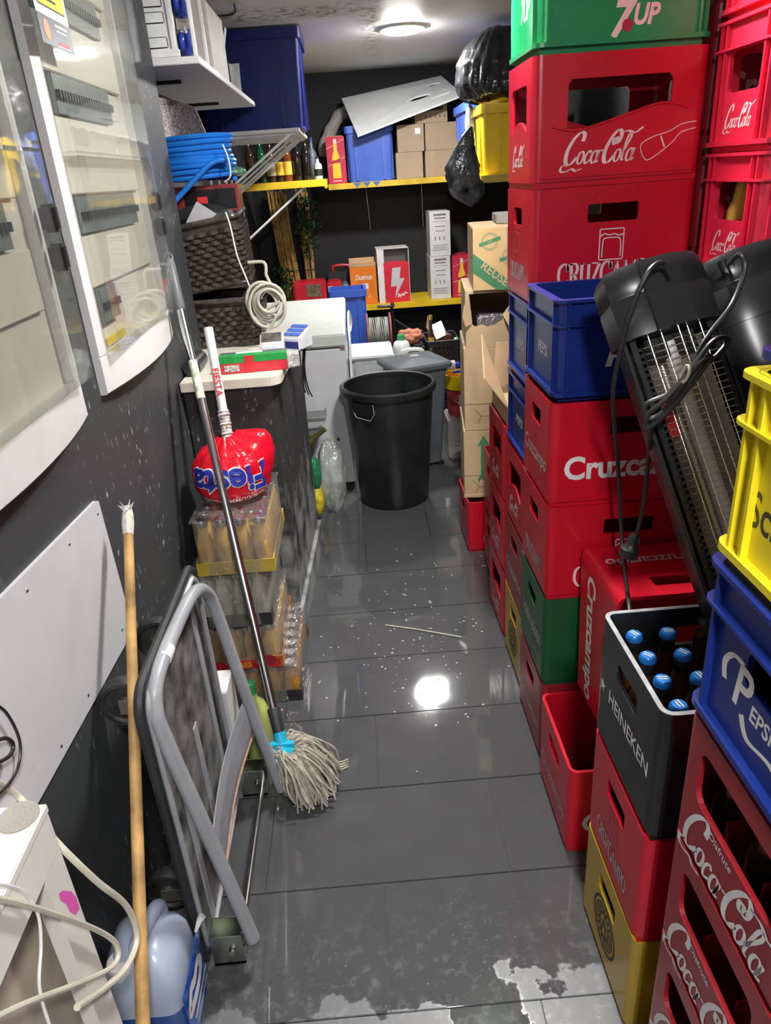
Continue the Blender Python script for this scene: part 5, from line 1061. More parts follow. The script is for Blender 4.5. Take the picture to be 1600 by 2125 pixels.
# bamboo screen and artificial plant
bam = M('dry_bamboo', (.45, .29, .09), .6, var=.4, scale=30)
def canes(label, x0, x1, lean, n_, seed):
    r_ = random.Random(seed); mb = MB()
    for i in range(n_):
        x_ = x0+(x1-x0)*r_.random(); y_ = 6.40+.10*r_.random(); hh = 1.44+.12*r_.random(); mb.tube([(x_+lean*.9, y_, LZ+.002), (x_+lean*.4+r_.uniform(-.012, .012), y_+r_.uniform(-.01, .01), LZ+.4), (x_+r_.uniform(-.02, .02), y_+.02*r_.random(), hh)], .0055, 5)
    t = thing('bamboo_roll', label, 'bamboo screen', ((x0+x1)/2+lean*.5, 6.45, LZ+.001), group='bamboo rolls by the back wall'); part('canes', mb, bam, t, True, world=True, kind='stuff'); part('tie_wire', MB().tube([((x0+x1)/2+lean*.6+(x1-x0)*.62*math.cos(k_/16*2*PI), 6.45+.085*math.sin(k_/16*2*PI), LZ+.28) for k_ in range(16)], .003, 5, closed=True), latch_m, t, world=True)
canes('wide roll of dry bamboo canes leaning in the back corner', -.64, -.51, .08, 75, 1); canes('narrow roll of bamboo canes beside the green artificial plant', -.40, -.33, .0, 40, 2)
leaf = M('dark_plastic_leaf', (.02, .07, .02), .5, var=.6, scale=20)
def plant(label, c, rx, ry, rz, n_, seed):
    r_ = random.Random(seed); mb = MB()
    for i in range(n_):
        d_ = Vector((r_.gauss(0, 1), r_.gauss(0, 1), r_.gauss(0, 1))).normalized()*(r_.random()**.4); p = Vector((c[0]+d_.x*rx, c[1]+d_.y*ry, c[2]+d_.z*rz)); dr = Vector((r_.gauss(0, 1), r_.gauss(0, .6)-.3, r_.gauss(0, .8)+.4)).normalized(); s_ = dr.cross(Vector((r_.random(), r_.random(), 1))).normalized(); L = r_.uniform(.035, .065)
        mb.add([p, p+dr*L*.5+s_*L*.16, p+dr*L, p+dr*L*.5-s_*L*.16], [(0, 1, 2, 3)])
    t = thing('artificial_plant', label, 'plant', (c[0], c[1], LZ+.001), group='artificial plants in the back corner'); part('leaves', mb, leaf, t, world=True, kind='stuff'); part('stem', MB().tube([(c[0], c[1], LZ+.002), (c[0], c[1], c[2]+rz*.5)], .006, 6), M('plant_stem', (.05, .04, .02), .7), t, world=True)
plant('dark green artificial plant above the narrow bamboo roll', (-.345, 6.34, 1.30), .10, .05, .28, 420, 3); plant('low green artificial plant beside the wide bamboo roll', (-.60, 6.32, .84), .11, .05, .17, 260, 4)
# ================================================================ freezer corner
wen = M('white_enamel', (.66, .67, .70), .35, var=.05); wtop = M('off_white_lid', (.62, .65, .62), .4, var=.06)
t = thing('chest_freezer', 'white chest freezer standing past the counter', 'freezer', (-.41, 4.48, 0))
part('cabinet', MB().box(-.745, -.078, 3.84, 5.10, .035, .80), wen, t, bev=.006, world=True); part('lid', MB().box(-.75, -.068, 3.83, 5.11, .812, .878), wtop, t, bev=.008, world=True); part('gasket', MB().box(-.738, -.082, 3.85, 5.09, .80, .812), M('grey_gasket', (.12, .11, .10), .6), t, world=True)
for x_, y_ in ((-.70, 3.9), (-.12, 3.9), (-.70, 5.05), (-.12, 5.05)): part('foot', MB().cyl((x_, y_, 0), (x_, y_, .036), .02, n=10), latch_m, t, world=True)
part('drain_plug', MB().cyl((-.155, 3.832, .30), (-.155, 3.841, .30), .008, n=10), latch_m, t, world=True); part('hinge', MB().box(-.10, -.076, 3.834, 3.85, .795, .812), M('rusty_hinge', (.22, .14, .09), .7), t, world=True)
one('freezer_lead', MB().tube(crom([(-.055, 3.98, .60), (-.05, 4.05, .78), (-.05, 4.22, .86), (-.045, 4.38, .90), (-.035, 4.46, .84), (-.045, 4.42, .78), (-.055, 4.30, .80), (-.055, 4.2, .83)], 6), .007, 8), whitep, 'white cable looped at the edge of the freezer lid', 'cable', smooth=True)
# clear bag, bottle and tray between counter and freezer
clearbag = CLEAR('cloudy_polythene', (.9, .95, .92), .15, .15, .8, 25., .32, (.72, .76, .72))
one('clear_sack', crumple((-.20, 3.56, .19), .075, .10, .187, 2., 48, 26, .18), clearbag, 'cloudy clear plastic sack on the floor between counter and freezer', 'sack', smooth='all')
one('wine_bottle', MB().lathe([(.001, 0), (.036, 0), (.037, .01), (.037, .17), (.03, .2), (.014, .235), (.014, .29), (.001, .29)], 16, PX(588, 962, y=3.48), axis=(.80, -.05, .6)), M('olive_glass', (.07, .065, .015), .12), 'olive glass bottle leaning between the counter and the freezer', 'bottle', smooth=True)
for k_, (c_, z_, lb) in enumerate([((.02, .20, .08), .26, 'green packet tucked behind the counter corner'), ((.70, .55, .03), .12, 'yellow packet tucked behind the counter corner')]):
    one('snack_packet', crumple((-.272, 3.44, z_), .030, .05, .085, 4.+k_, 24, 14), M('packet_foil_%d' % k_, c_, .3, var=.5, scale=30), lb, 'packet', smooth='all')
t = thing('metal_tray', 'grey metal tray edge sticking out beside the freezer', 'tray', (-.30, 3.60, .50)); part('tray', MB().box(-.08, .10, -.05, .12, 0, .008).box(-.08, .10, -.05, -.042, .008, .02).box(.092, .10, -.042, .12, .008, .02), M('grey_tray_metal', (.3, .31, .31), .35, .6), t, world=False); part('support', MB().box(-.07, -.03, -.04, .08, -.50, 0), latch_m, t)
# black bin
bp = M('black_bin_plastic', (.016, .018, .019), .38, var=.3, scale=6)
t = thing('black_bin', 'tall round black bin with thick rim standing open on the floor', 'bin', (.132, 3.665, 0))
part('body', MB().lathe([(.001, 0), (.180, 0), (.187, .008), (.232, .60), (.234, .615), (.226, .612), (.180, .02), (.001, .02)], 56), bp, t, True)
part('rim', MB().lathe([(.230, .605), (.246, .606), (.251, .620), (.250, .640), (.240, .648), (.229, .645), (.226, .63), (.230, .605)], 56), bp, t, True)
for an in (-2.2, -2.2+PI):
    q = Vector((math.cos(an), math.sin(an), 0)); s_ = Vector((-q.y, q.x, 0)); c0 = q*.236
    hd = part('grip', MB().hexa([c0+s_*-.058+Vector((0, 0, .535)), c0+s_*.058+Vector((0, 0, .535)), c0+s_*.058-q*.03+Vector((0, 0, .535)), c0-s_*.058-q*.03+Vector((0, 0, .535))], [c0+s_*-.065+q*.014+Vector((0, 0, .598)), c0+s_*.065+q*.014+Vector((0, 0, .598)), c0+s_*.065-q*.02+Vector((0, 0, .598)), c0-s_*.065-q*.02+Vector((0, 0, .598))]), bp, t, bev=.004)
    part('grip_wire', MB().tube([c0+s_*-.062+Vector((0, 0, .56)), c0+s_*-.04+q*.004+Vector((0, 0, .525)), c0+s_*.045+q*.004+Vector((0, 0, .515)), c0+s_*.068+Vector((0, 0, .55)), c0+s_*.066+q*.004+Vector((0, 0, .60))], .0022, 6), M('pale_flash_line', (.4, .38, .35), .5), t)
# grey bin behind
gb = M('slate_bin_plastic', (.10, .12, .135), .4, var=.1)
t = thing('grey_bin', 'square slate-grey lidded bin behind the black bin', 'bin', (.31, 4.175, 0), .32)
part('body', MB().ring_loft([[(a_, b_, z_) for a_, b_ in rrect(-s_, s_, -s_, s_, .03, 3)] for z_, s_ in ((.02, .115), (.60, .150))]), gb, t); part('lid', MB().ring_loft([[(a_, b_, z_) for a_, b_ in rrect(-s_, s_, -s_, s_, .03, 3)] for z_, s_ in ((.600, .172), (.622, .176), (.635, .165), (.655, .06))]), gb, t, bev=.002)
part('lid_mark', MB().box(-.02, .03, -.01, -.004, .6545, .657).box(-.02, .03, .012, .018, .6545, .657), whitep, t); 
for x_, y_ in ((.1, -.1), (-.1, -.1), (.1, .1), (-.1, .1)): part('foot', MB().box(x_-.02, x_+.02, y_-.02, y_+.02, 0, .02), latch_m, t)
# clear box, bucket
one('clear_box', MB().box(.50, .69, 4.16, 4.40, 0, .255), CLEAR('cloudy_box_plastic', (.85, .85, .86), .1, .15, .2, 8., .35, (.55, .52, .52)), 'cloudy plastic box on the floor under the yellow-topped bucket', 'box', bev=.01)
t = thing('paint_bucket', 'yellow-topped bucket with red print and wire handle', 'bucket', (.605, 4.285, .256))
part('body', MB().lathe([(.001, 0), (.088, 0), (.098, .19), (.001, .19)], 28), M('red_bucket_print', (.45, .05, .06), .4, var=.6, scale=16), t, True); part('yellow_rim', MB().lathe([(.097, .165), (.106, .168), (.108, .25), (.100, .252), (.094, .2)], 28), M('yellow_bucket', (.80, .62, .01), .35), t, True); part('wire_handle', MB().tube([(.10*math.cos(k_/10*PI), -.10*math.sin(k_/10*PI)-.02, .17-.08*math.sin(k_/10*PI)) for k_ in range(11)], .0025, 6), zinc, t, True)
part('white_swirl', MB().grid(8, 8, lambda u, v: (.096*math.cos(-1.9+u*.6), .096*math.sin(-1.9+u*.6), .04+.10*v)), whitep, t)
# paint roller lying across
t = thing('paint_roller', 'white paint roller with blue end lying across the bucket', 'roller', PX(925, 760, y=4.22)+Vector((-.02, 0, 0)))
part('sleeve', MB().cyl((-.09, 0, 0), (.075, .02, .0), .027, n=18), M('white_roller_nap', (.66, .65, .6), .9, bump=.8, bscale=120), t, True); part('end_cap', MB().cyl((.072, .02, 0), (.10, .024, 0), .016, n=14), M('royal_blue_plastic', (.02, .05, .5), .35), t, True); part('handle', MB().tube([(.10, .024, 0), (.125, .02, -.01), (.12, -.02, -.03), (.06, -.035, -.03)], .009, 8), MATS['royal_blue_plastic'], t, True)
# tubs and jerrycan
t = thing('white_tub', 'white plastic tub beside the freezer', 'tub', (.09, 4.80, 0)); part('body', MB().box(-.155, .125, -.20, .22, 0, .555), M('white_polythene', (.60, .64, .66), .4), t, bev=.03); part('lid', MB().box(-.16, .13, -.205, .225, .555, .575), MATS['white_polythene'], t, bev=.008)
t = thing('jerrycan', 'white jerrycan with black cap behind the bins', 'jerrycan', (.345, 4.70, 0)); jm = M('natural_polythene', (.62, .65, .64), .4)
part('body', MB().ring_loft([[(a_, b_, z_) for a_, b_ in rrect(-.118*s_, .118*s_, -.13*s_, .13*s_, .035*s_, 4)] for z_, s_ in ((0, .95), (.01, 1), (.46, 1), (.50, .93), (.53, .72))]), jm, t, True); part('cap', MB().lathe([(.001, .565), (.03, .565), (.032, .558), (.032, .525), (.001, .525)], 18, (0, -.03, 0)), latch_m, t, True); part('handle', MB().tube(crom([(-.07, .05, .50), (-.06, .05, .56), (.06, .05, .56), (.07, .05, .50)], 5), .012, 8), jm, t, True)
t = thing('cream_bottle', 'white round bottle with green cap on the jerrycan side', 'bottle', (.288, 4.93, 0)); part('body', MB().lathe([(.001, 0), (.06, 0), (.062, .02), (.062, .54), (.05, .58), (.02, .60), (.001, .60)], 18), jm, t, True); part('cap', MB().lathe([(.001, .63), (.026, .63), (.028, .60), (.001, .60)], 14), M('leaf_green_cap', (.04, .32, .1), .4), t, True)
# cable reel on a crate
one('reel_support', MB().box(.02, .27, 5.06, 5.42, 0, .455), M('dark_box_plastic', (.05, .05, .055), .5), 'dark storage box under the cable reel', 'box', bev=.01)
t = thing('cable_reel', 'cable reel with pinkish flanges and grey wound cable', 'cable reel', (.15, 5.20, .458)); rf = M('pink_brown_flange', (.30, .10, .09), .5, var=.3)
for x_ in (-.085, .075): part('flange', MB().lathe([(.03, 0), (.135, 0), (.138, .006), (.135, .012), (.03, .012), (.03, 0)], 26, (x_, 0, .145), axis=(1, 0, 0)), rf, t, True)
mb = MB()
for k_ in range(16):
    for j_ in range(2): mb.tube([(-.07+.0092*k_+.006*math.sin(a_/16*2*PI*1+k_), (.095+.01*j_)*math.cos(a_/16*2*PI), .145+(.095+.01*j_)*math.sin(a_/16*2*PI)) for a_ in range(16)], .0048, 5, closed=True)
part('wound_cable', mb, M('grey_cable', (.26, .27, .25), .5), t, True); part('stand', MB().tube(crom([(-.10, -.1, .01), (-.10, .1, .01), (.10, .11, .01), (.105, .10, .3), (.105, .0, .32), (.0, .0, .325)], 5), .011, 8), latch_m, t, True); part('hub', MB().cyl((-.09, 0, .145), (.09, 0, .145), .025, n=12), rf, t, True)
# tall blue bin behind the freezer
t = thing('blue_bin', 'tall blue plastic bin standing behind the freezer', 'bin', (-.055, 5.66, 0)); tote(t, .26, .26, .86, mid_blue)
# rag, scraps and the black crate
one('pink_rag', crumple((.36, 5.06, .59), .075, .055, .045, 6., 40, 20, .35), M('salmon_cloth', (.50, .20, .13), .9, bump=.5), 'crumpled salmon cloth on the clutter behind the jerrycan', 'rag', smooth='all')
one('rag_support', MB().box(.355, .452, 4.95, 5.2, 0, .545), M('dark_bin_plastic', (.03, .03, .035), .5), 'dark plastic container under the salmon cloth', 'container', bev=.02)
one('steel_rod', MB().cyl(PX(807, 655, y=5.5), PX(860, 690, y=5.2), .006, n=8), zinc, 'thin steel rod lying from the cable reel to the cloth', 'rod', smooth=True)
def lattice_crate(label, x0, x1, y0, y1, z0, z1):
    t = thing('black_lattice_crate', label, 'crate', ((x0+x1)/2, (y0+y1)/2, z0), group='black lattice crates'); w, d, h = x1-x0, y1-y0, z1-z0; mb = MB()
    for f, half in (('front', w/2), ('back', w/2), ('left', d/2), ('right', d/2)):
        holes = []; nx_, nz_ = max(3, int(2*half/.03)), max(3, int(h/.035))
        for i in range(nx_):
            for j in range(nz_-1):
                cx_, cz_ = -half+.012+(2*half-.024)*(i+.5)/nx_, .02+(h-.05)*(j+.5)/(nz_-1); holes.append(ell(cx_, cz_, (half-.012)/nx_*.68, (h-.05)/(nz_-1)*.34, 6)[::-1])
        mb.panel([(-half, 0), (half, 0), (half, h), (-half, h)], holes, .006, FM[f](w, d))
    mb.box(-w/2, w/2, -d/2, d/2, 0, .006); part('lattice_body', mb, M('black_lattice', (.02, .02, .022), .45), t); part('rim', MB().tube([(a_, b_, h) for a_, b_ in rrect(-w/2, w/2, -d/2, d/2, .01, 2)], .007, 6, closed=True), MATS['black_lattice'], t)
lattice_crate('black lattice crate on the floor under another black crate', .46, .68, 4.88, 5.2, 0, .282); lattice_crate('black lattice crate full of odds and ends, upper one', .46, .68, 4.88, 5.2, .291, .575)
carton('open_brown_box', 'small brown box with raised lid inside the upper black crate', .50, .62, 4.95, 5.1, .299, .60, M('brown_red_carton', (.16, .06, .04), .6), .3, seam=False)
one('white_packet', MB().hexa([PX(896, 685, y=4.94), PX(917, 675, y=4.96), PX(926, 696, y=4.93), PX(905, 706, y=4.91)], [p_+Vector((0, .03, .03)) for p_ in (PX(896, 685, y=4.94), PX(917, 675, y=4.96), PX(926, 696, y=4.93), PX(905, 706, y=4.91))]), whitep, 'white packet lying tilted on the brown box in the black crate', 'packet', bev=.003)
one('kraft_flap', MB().hexa([PX(884, 680, y=5.0), PX(902, 704, y=5.0), PX(900, 704, y=5.02), PX(884, 680, y=5.02)], [PX(887, 655, y=5.0), PX(896, 668, y=5.0), PX(896, 668, y=5.02), PX(887, 655, y=5.02)]), kraft2, 'upright kraft cardboard flap in the black crate', 'cardboard')
t = thing('whisky_bottle', 'slim bottle with gold cap and yellow label standing in the black crate', 'bottle', (.472+.022, 4.935, .299)); part('glass', MB().lathe([(.001, 0), (.02, 0), (.02, .3), (.01, .36), (.01, .42), (.001, .42)], 14), M('dark_whisky_glass', (.05, .03, .015), .1), t, True); part('cap', MB().lathe([(.001, .445), (.013, .445), (.013, .415), (.001, .415)], 12), M('gold_cap', (.7, .45, .08), .3, .6), t, True); part('label', MB().lathe([(.0206, .2), (.0206, .30), (.0202, .30)], 14), PR['ye'], t, True)
one('green_bottle', MB().lathe([(.001, 0), (.032, 0), (.034, .01), (.034, .14), (.02, .18), (.012, .2), (.001, .2)], 16, (.73, 5.0, .40), axis=(-.35, -.3, .9)), M('mint_plastic', (.30, .55, .36), .35), 'mint green plastic bottle leaning beside the black crate', 'bottle', smooth=True)
one('pale_sack', crumple((.85, 5.18, .31), .11, .14, .30, 8., 40, 24, .2), M('pale_mint_polythene', (.5, .56, .53), .3, bump=.5), 'pale plastic sack slumped behind the cartons', 'sack', smooth='all')

# ================================================================ cartons on the far red crate
def edge_box(label, x0, x1, y0, y1, z0, z1, mat, grp='brown cartons piled on the red crate', rz=-.10):
    c_ = Vector((x0, y0, 0))+Matrix.Rotation(rz, 3, 'Z') @ Vector(((x1-x0)/2, (y1-y0)/2, 0)); hw, hd = (x1-x0)/2, (y1-y0)/2; x0, x1, y0, y1 = c_.x-hw, c_.x+hw, c_.y-hd, c_.y+hd
    return carton('carton', label, x0, x1, y0, y1, z0, z1, mat, rz, 'box', grp, seam=False)
kl = M('light_kraft_cardboard', (.50, .36, .21), .75, var=.08, scale=8); lineprint = M('brown_line_print', (.14, .09, .04), .7)
hexs = ribbon_mesh([{'p': [(-.13+.075*i, .035), (-.10+.075*i, .0), (-.065+.075*i, .0), (-.04+.075*i, .035)], 'n': 1, 'w': .0022} for i in range(4)]+[{'p': [(-.10+.075*i, .0), (-.115+.075*i, -.03)], 'n': 1, 'w': .0022} for i in range(4)]+[{'p': [(-.065+.075*i, 0), (-.05+.075*i, -.03), (-.03+.075*i, -.05)], 'n': 1, 'w': .0022} for i in range(4)]+[{'p': [(-.17, .055), (.17, .055)], 'n': 1, 'w': .002}], lineprint, name='hexagon_print')
t, w, d, h = edge_box('brown carton with a green upward arrow on the far red crate', .430, .80, 3.02, 3.40, .254, .572, kl)
arrow = [(-.012, -.10), (-.025, -.125), (-.025, -.10), (-.012, -.08), (-.012, .06), (-.028, .055), (0, .105), (.028, .055), (.012, .06), (.012, -.08), (.025, -.10), (.025, -.125), (.012, -.10), (0, -.11)]
decal(poly_mesh([arrow], PR['gr'], 'arrow_print'), t, 'front', w, d, -.098, h*.60, name='arrow_print'); decal(hexs, t, 'front', w, d, -.02, .05, name='hexagon_print'); part('crushed_base', MB().box(-w/2-.004, w/2, -d/2-.006, -d/2+.0, 0, .012), kl, t)
t, w, d, h = edge_box('tall brown carton with hexagon print on the arrow carton', .437, .82, 3.02, 3.42, .573, .935, kl); decal(hexs, t, 'front', w, d, -.02, .065, name='hexagon_print')
# torn carton: open front with foil packs
t = thing('torn_carton', 'brown carton torn open at the front showing silver foil', 'box', (.665, 3.19, .936), (0, 0, -.10), group='brown cartons piled on the red crate'); x0, x1, y0, y1, h = -.20, .19, -.19, .21, .232
hole = [(-.185, h-.012), (-.175, .10), (-.16, .088), (-.135, .096), (-.11, .085), (-.08, .092), (-.05, .11), (-.035, .15), (.0, .19), (.02, h-.012)]
part('front_wall', MB().panel([(x0, 0), (x1, 0), (x1, h), (x0, h)], [hole[::-1]], .004, lambda u, v, q: (u, y0+q, v)), kl, t)
part('shell', MB().box(x0, x0+.004, y0+.004, y1, 0, h).box(x1-.004, x1, y0+.004, y1, 0, h).box(x0+.004, x1-.004, y1-.004, y1, 0, h).box(x0+.004, x1-.004, y0+.004, y1-.004, 0, .004).box(x0+.004, x1-.004, y0+.004, y1-.004, h-.004, h), kl, t)
part('torn_flap', MB().add([(-.05, y0-.002, h-.10), (.03, y0-.002, h-.01), (.035, y0-.035, h-.06), (.02, y0-.05, h-.14), (-.005, y0-.045, h-.175), (-.02, y0-.04, h-.15)], [(0, 1, 2, 3, 4, 5)]), kl, t, solid=.004)
part('ragged_edge', MB().add([(-.185, y0-.001, h-.01), (-.205, y0-.02, h-.06), (-.212, y0-.025, h-.10), (-.20, y0-.02, h-.14), (-.172, y0-.001, .10)], [(0, 1, 2, 3, 4)]), kl, t, solid=.004)
one('foil_pack', MB().box(.500, .62, 3.04, 3.2, .943, 1.065), M('silver_foil', (.62, .62, .68), .18, .9, bump=.8, bscale=60, var=.2), 'silver foil wrapped pack inside the torn carton', 'pack', bev=.01)
t, w, d, h = edge_box('brown carton with a green diagonal band lettered REUSE, top of the pile', .478, .86, 3.0, 3.40, 1.169, 1.405, M('warm_kraft_cardboard', (.56, .37, .18), .75, var=.08, scale=8))
band = [(-w/2, .145), (-w/2, .07), (-.095, 0), (-.005, 0)]
decal(poly_mesh([band], M('green_band_print', (.05, .19, .09), .6), 'green_band'), t, 'front', w, d, 0, 0, name='green_band'); decal(text_mesh('REUSE', .045, .015, 0, 1.05, kl), t, 'front', w, d, -.105, .062, e=.0013, roll=-.66)
st_ = ribbon_mesh([{'p': ell(0, 0, .032, .032, 14), 'closed': True, 'n': 3, 'w': .002}, {'p': ell(0, 0, .026, .026, 14), 'closed': True, 'n': 3, 'w': .0015}, {'p': [(-.042, -.012), (.042, .012)], 'n': 1, 'w': .014}], PR['gr'], name='stamp')
decal(st_, t, 'front', w, d, -.125, .185, name='stamp'); decal(st_, t, 'front', w, d, -.045, .125, name='stamp'); decal(text_mesh('100%', .010, .0, 0, 1.05, kl), t, 'front', w, d, -.125, .185, e=.0013, roll=.28)
part('clear_tape', MB().box(-.06, .03, -d/2-.002, -d/2-.0015, .10, h), CLEAR('parcel_tape_clear', (.95, .95, .95), .2, .1, .3, 20., .15), t)
t, w, d, h = edge_box('grey flat box on top of the lettered carton', .60, .85, 3.15, 3.38, 1.406, 1.44, M('grey_board', (.25, .24, .22), .7))
# open carton on stack F
t = thing('open_carton', 'open brown carton with splayed flaps on the dark red crates', 'box', (.62, 2.41, .838)); ok = M('brown_open_cardboard', (.40, .26, .15), .75, var=.1)
w, d, h = .30, .27, .06
part('box', MB().box(-w/2, w/2, -d/2, d/2, 0, .004).box(-w/2, -w/2+.004, -d/2, d/2, .004, h).box(w/2-.004, w/2, -d/2, d/2, .004, h).box(-w/2+.004, w/2-.004, -d/2, -d/2+.004, .004, h).box(-w/2+.004, w/2-.004, d/2-.004, d/2, .004, h), ok, t)
part('side_flap', MB().hexa([(-w/2, -d/2, h), (-w/2+.004, -d/2, h), (-w/2+.004, d/2, h), (-w/2, d/2, h)], [(-w/2-.075, -d/2+.02, h+.10), (-w/2-.071, -d/2+.02, h+.102), (-w/2-.035, d/2, h+.19), (-w/2-.039, d/2, h+.19)]), ok, t)
part('front_flap', MB().hexa([(-w/2, -d/2, h), (w/2, -d/2, h), (w/2, -d/2+.004, h), (-w/2, -d/2+.004, h)], [(-w/2-.03, -d/2+.06, h+.028), (w/2, -d/2+.06, h+.05), (w/2, -d/2+.064, h+.054), (-w/2-.03, -d/2+.064, h+.032)]), kl, t)
part('rear_flap', MB().hexa([(-w/2, d/2-.004, h), (w/2, d/2-.004, h), (w/2, d/2, h), (-w/2, d/2, h)], [(-w/2+.02, d/2+.04, h+.15), (w/2, d/2+.04, h+.15), (w/2, d/2+.044, h+.15), (-w/2+.02, d/2+.044, h+.15)]), ok, t)

# ================================================================ patio heaters
hb = M('black_heater_shell', (.022, .022, .024), .3, var=.15); chrome = M('polished_reflector', (.62, .57, .52), .3, .7, var=.3, scale=6); wire = M('steel_wire', (.58, .54, .49), .35, .8)
def heater(label, top, bot, normal, face=True):
    ax = (top-bot); L = ax.length; z_ = ax.normalized(); y_ = -(normal-z_*normal.dot(z_)).normalized(); x_ = y_.cross(z_)
    m = Matrix((x_, y_, z_)).transposed()
    t = thing('patio_heater', label, 'heater', bot, tuple(m.to_euler()), group='black infrared heaters')
    W2, D2 = .096, .05
    prof = [(-W2, -.02), (-W2, .02), (-W2*.75, .05), (-W2*.3, .066), (W2*.3, .066), (W2*.75, .05), (W2, .02), (W2, -.02)]
    def shell(z0, z1, k=1.): return [[(a_*k, b_*k, z0) for a_, b_ in prof], [(a_*k, b_*k, z1) for a_, b_ in prof]]
    inner = [(-W2+.007, -.02), (-W2+.007, .018), (-W2*.7, .044), (-W2*.28, .058), (W2*.28, .058), (W2*.7, .044), (W2-.007, .018), (W2-.007, -.02)]
    if face:
        rings = [[(a_, b_, zz) for a_, b_ in prof]+[(a_, b_, zz) for a_, b_ in inner[::-1]] for zz in (.0, L-.10)]
        part('housing', MB().ring_loft(rings), hb, t, True)
        part('reflector', MB().grid(16, 1, lambda u, v: (-.06+.12*u, -.012+.05*math.sin(u*PI)**.7-.012*math.exp(-((u-.5)/.06)**2), .02+v*(L-.14))), chrome, t, 'all')
        part('quartz_tube', MB().cyl((0, .002, .02), (0, .002, L-.12), .0145, n=14), M('white_quartz', (.72, .70, .70), .4, var=.15), t, True)
        part('ceramic_base', MB().box(-.05, .05, -.01, .03, L-.15, L-.105), latch_m, t); part('red_label', MB().box(-.052, -.026, .012, .0128, L-.30, L-.22), PR['rr'], t)
        mb = MB(); gp = lambda u: (-.068+.136*u, -.030-.018*math.sin(u*PI)-.008*math.cos(u*4*PI))
        n_ = int((L-.13)/.0125)
        for k_ in range(n_): 
            zz = .02+k_*.0125; mb.tube([(gp(i/14)[0], gp(i/14)[1], zz) for i in range(15)], .0009, 5)
        for u in (.12, .31, .5, .69, .88): mb.tube([(gp(u)[0], gp(u)[1]+.001, .0), (gp(u)[0], gp(u)[1]+.001, L-.10)], .0012, 5)
        part('guard_grille', mb, wire, t, True)
        mb = MB()
        for s_ in (-1, 1):
            for k_ in range(n_): zz = .02+k_*.0125; mb.box(s_*.0715-.0035, s_*.0715+.0035, -.032, -.022, zz-.003, zz+.003)
            mb.box(s_*.078-.006, s_*.078+.006, -.024, -.018, 0, L-.10)
        part('grille_clips', mb, hb, t)
    else:
        full = [(-W2, -.02)]+[(W2*math.cos(PI-k_/12*PI), -.02-.062*math.sin(k_/12*PI)) for k_ in range(1, 12)]+[(W2, -.02), (W2, .03), (-W2, .03)]
        part('housing', MB().ring_loft([[(a_, b_, 0) for a_, b_ in full], [(a_, b_, L-.10) for a_, b_ in full]]), hb, t, True)
    capp = [(-W2-.003, .035), (-W2-.003, -.03), (-W2*.78, -.048), (-W2*.42, -.056), (-W2*.40, -.062), (W2*.40, -.062), (W2*.42, -.056), (W2*.78, -.048), (W2+.003, -.03), (W2+.003, .035), (W2*.5, .068), (-W2*.5, .068)] if face else [(W2*1.03*math.cos(PI-k_/14*PI), -.02-.066*math.sin(k_/14*PI)) for k_ in range(15)]+[(W2, .035), (-W2, .035)]
    cp = part('end_cap', MB().ring_loft([[(a_*k_, b_*k_, zz) for a_, b_ in capp] for zz, k_ in ((L-.105, 1.), (L-.03, 1.0), (L-.028, .985), (L-.024, .985), (L-.022, 1.), (L+.02, .98), (L+.034, .9))]), hb, t, True)
    if not face:
        for k_ in range(5): part('vent_slot', MB().box(-.068+.011*k_, -.064+.011*k_, -.074-.0018*k_, -.06, L-.018, L+.02), latch_m, t)
    part('foot_cap', MB().ring_loft([[(a_*k_, b_*k_, zz) for a_, b_ in capp] for zz, k_ in ((-.02, .9), (0, 1), (.03, 1))]), hb, t, True)
    return t, m
nrm = Vector((.05, -.95, .30))
h1, m1 = heater('black infrared heater with wire grille leaning across the red crates', PX(1347, 592, y=1.44), PX(1580, 1285, y=1.10), nrm)
h2, m2 = heater('black infrared heater leaning back to front beside the grilled one', PX(1528, 572, y=1.50), PX(1740, 1150, y=1.22), Vector((.05, -.95, .3)), False)
cordm = M('black_cord', (.02, .02, .021), .4)
def cord(parent, pts, r=.0048, n=7): return part('cord', MB().tube(crom([PX(u, v, y=y_) for u, v, y_ in pts], n), r, 8), cordm, parent, True, world=True)
cord(h1, [(1392, 572, 1.36), (1376, 545, 1.36), (1345, 565, 1.34), (1312, 640, 1.34), (1285, 740, 1.36), (1272, 830, 1.40), (1282, 960, 1.50), (1288, 1080, 1.52), (1296, 1180, 1.45), (1306, 1262, 1.28), (1310, 1330, 1.24)])
cord(h2, [(1512, 548, 1.36), (1535, 528, 1.34), (1545, 560, 1.33), (1520, 630, 1.30), (1475, 690, 1.24), (1450, 730, 1.22), (1435, 765, 1.21), (1390, 815, 1.21), (1340, 840, 1.22), (1352, 868, 1.215), (1400, 835, 1.205), (1448, 770, 1.205), (1490, 735, 1.21), (1510, 705, 1.22), (1480, 708, 1.21), (1430, 770, 1.20), (1380, 830, 1.20), (1345, 860, 1.21), (1342, 890, 1.215), (1390, 850, 1.20), (1440, 790, 1.195), (1475, 740, 1.20), (1440, 765, 1.195), (1395, 830, 1.20), (1352, 890, 1.24), (1345, 960, 1.32), (1335, 1050, 1.36), (1322, 1105, 1.36)])
part('cable_tie', MB().tube([PX(1422+14*math.cos(k_/10*2*PI)*.5-6*math.sin(k_/10*2*PI), 776+18*math.sin(k_/10*2*PI), y=1.195-.012*math.cos(k_/10*2*PI)) for k_ in range(10)], .003, 6, closed=True), M('off_white_tie', (.55, .52, .45), .6), h2, True, world=True)
pa, pb = PX(1318, 1108, y=1.36), PX(1298, 1168, y=1.36); dv = (pb-pa)
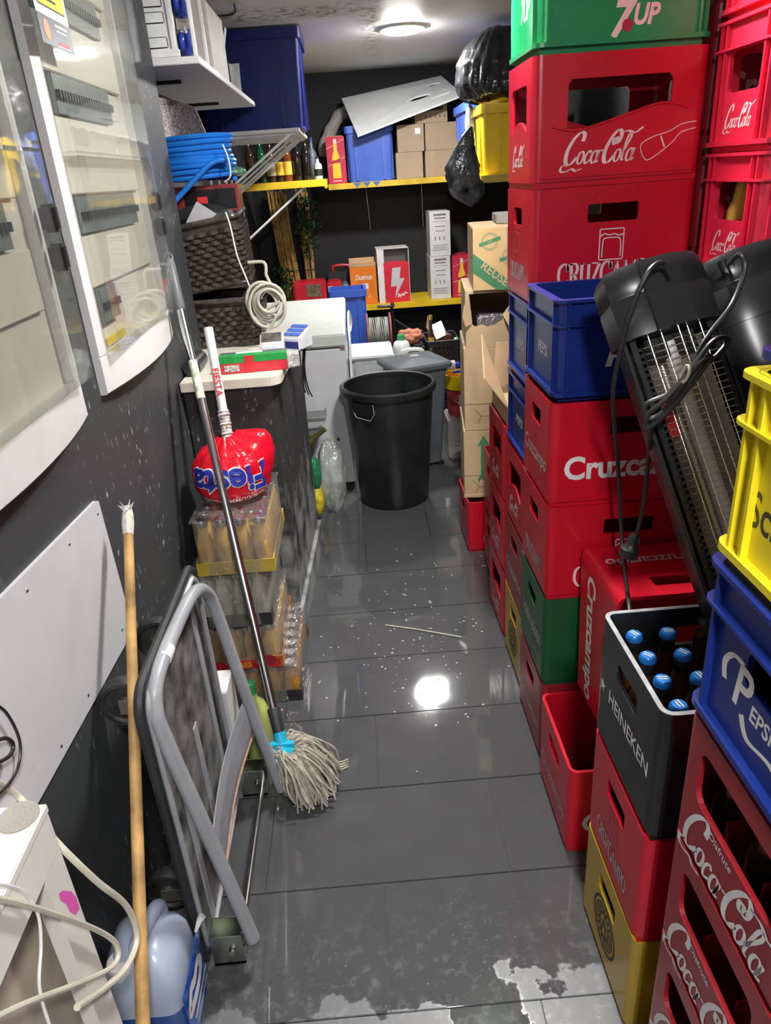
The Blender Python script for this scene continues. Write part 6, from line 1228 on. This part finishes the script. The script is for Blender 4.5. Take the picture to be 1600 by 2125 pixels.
part('plug', MB().tube([pa, pa+dv*.15, pa+dv*.3, pa+dv*.45, pa+dv*.5, pa+dv*.75, pa+dv*.8], [.008, .012, .011, .017, .021, .021, .014], 14), cordm, h2, True, world=True)
part('plug_pin', MB().cyl(pa+dv*.8+Vector((-.008, 0, 0)), pa+dv*1.05+Vector((-.008, 0, 0)), .0025, n=8).cyl(pa+dv*.8+Vector((.008, 0, 0)), pa+dv*1.05+Vector((.008, 0, 0)), .0025, n=8), zinc, h2, world=True)

# ================================================================ bits on the floor
mb = MB(); rf_ = random.Random(21)
for i in range(170):
    v_ = rf_.gauss(1320, 110); u_ = rf_.gauss(850, 75) if i < 130 else rf_.uniform(620, 1120)
    if not (1140 < v_ < 2080) or not (660 < u_ < 1110): continue
    p = PX(u_, v_, z=0); s_ = rf_.uniform(.0015, .0042); a0 = rf_.uniform(0, PI)
    ring = [(p.x+s_*math.cos(a0+k_*PI/3)*rf_.uniform(.7, 1.5), p.y+s_*math.sin(a0+k_*PI/3)*rf_.uniform(.7, 1.4)) for k_ in range(6)]
    mb.ring_loft([[(a_, b_, .0003) for a_, b_ in ring], [(a_*.5+p.x*.5, b_*.5+p.y*.5, .0003+s_*.5) for a_, b_ in ring]])
tag(link('floor_crumbs', mb.mesh('floor_crumbs', M('white_crumb', (.62, .62, .60), .8))), 'white crumbs and paper flecks scattered over the wet tiles', 'crumbs', None, 'stuff')
one('straw', MB().tube([PX(800, 1297, z=.004), PX(860, 1305, z=.004), PX(958, 1322, z=.004)], .0028, 6), M('pale_straw', (.5, .5, .42), .6), 'thin pale straw lying on the wet tiles', 'straw')
t = thing('ceiling_junction_box', 'small beige junction box with a black cable on the ceiling', 'junction box', PX(482, 4, z=CEIL-.03)); p_ = t.location
part('box', MB().box(-.02, .035, -.04, .04, 0, .03), plate_m, t, bev=.003)
part('cable', MB().tube(crom([p_+Vector((.005, -.02, .005)), PX(488, 24, z=CEIL-.012), PX(470, 32, z=CEIL-.006), PX(430, 32, z=CEIL-.006), PX(415, 22, z=CEIL-.006)], 6), .004, 6), latch_m, t, True, world=True)
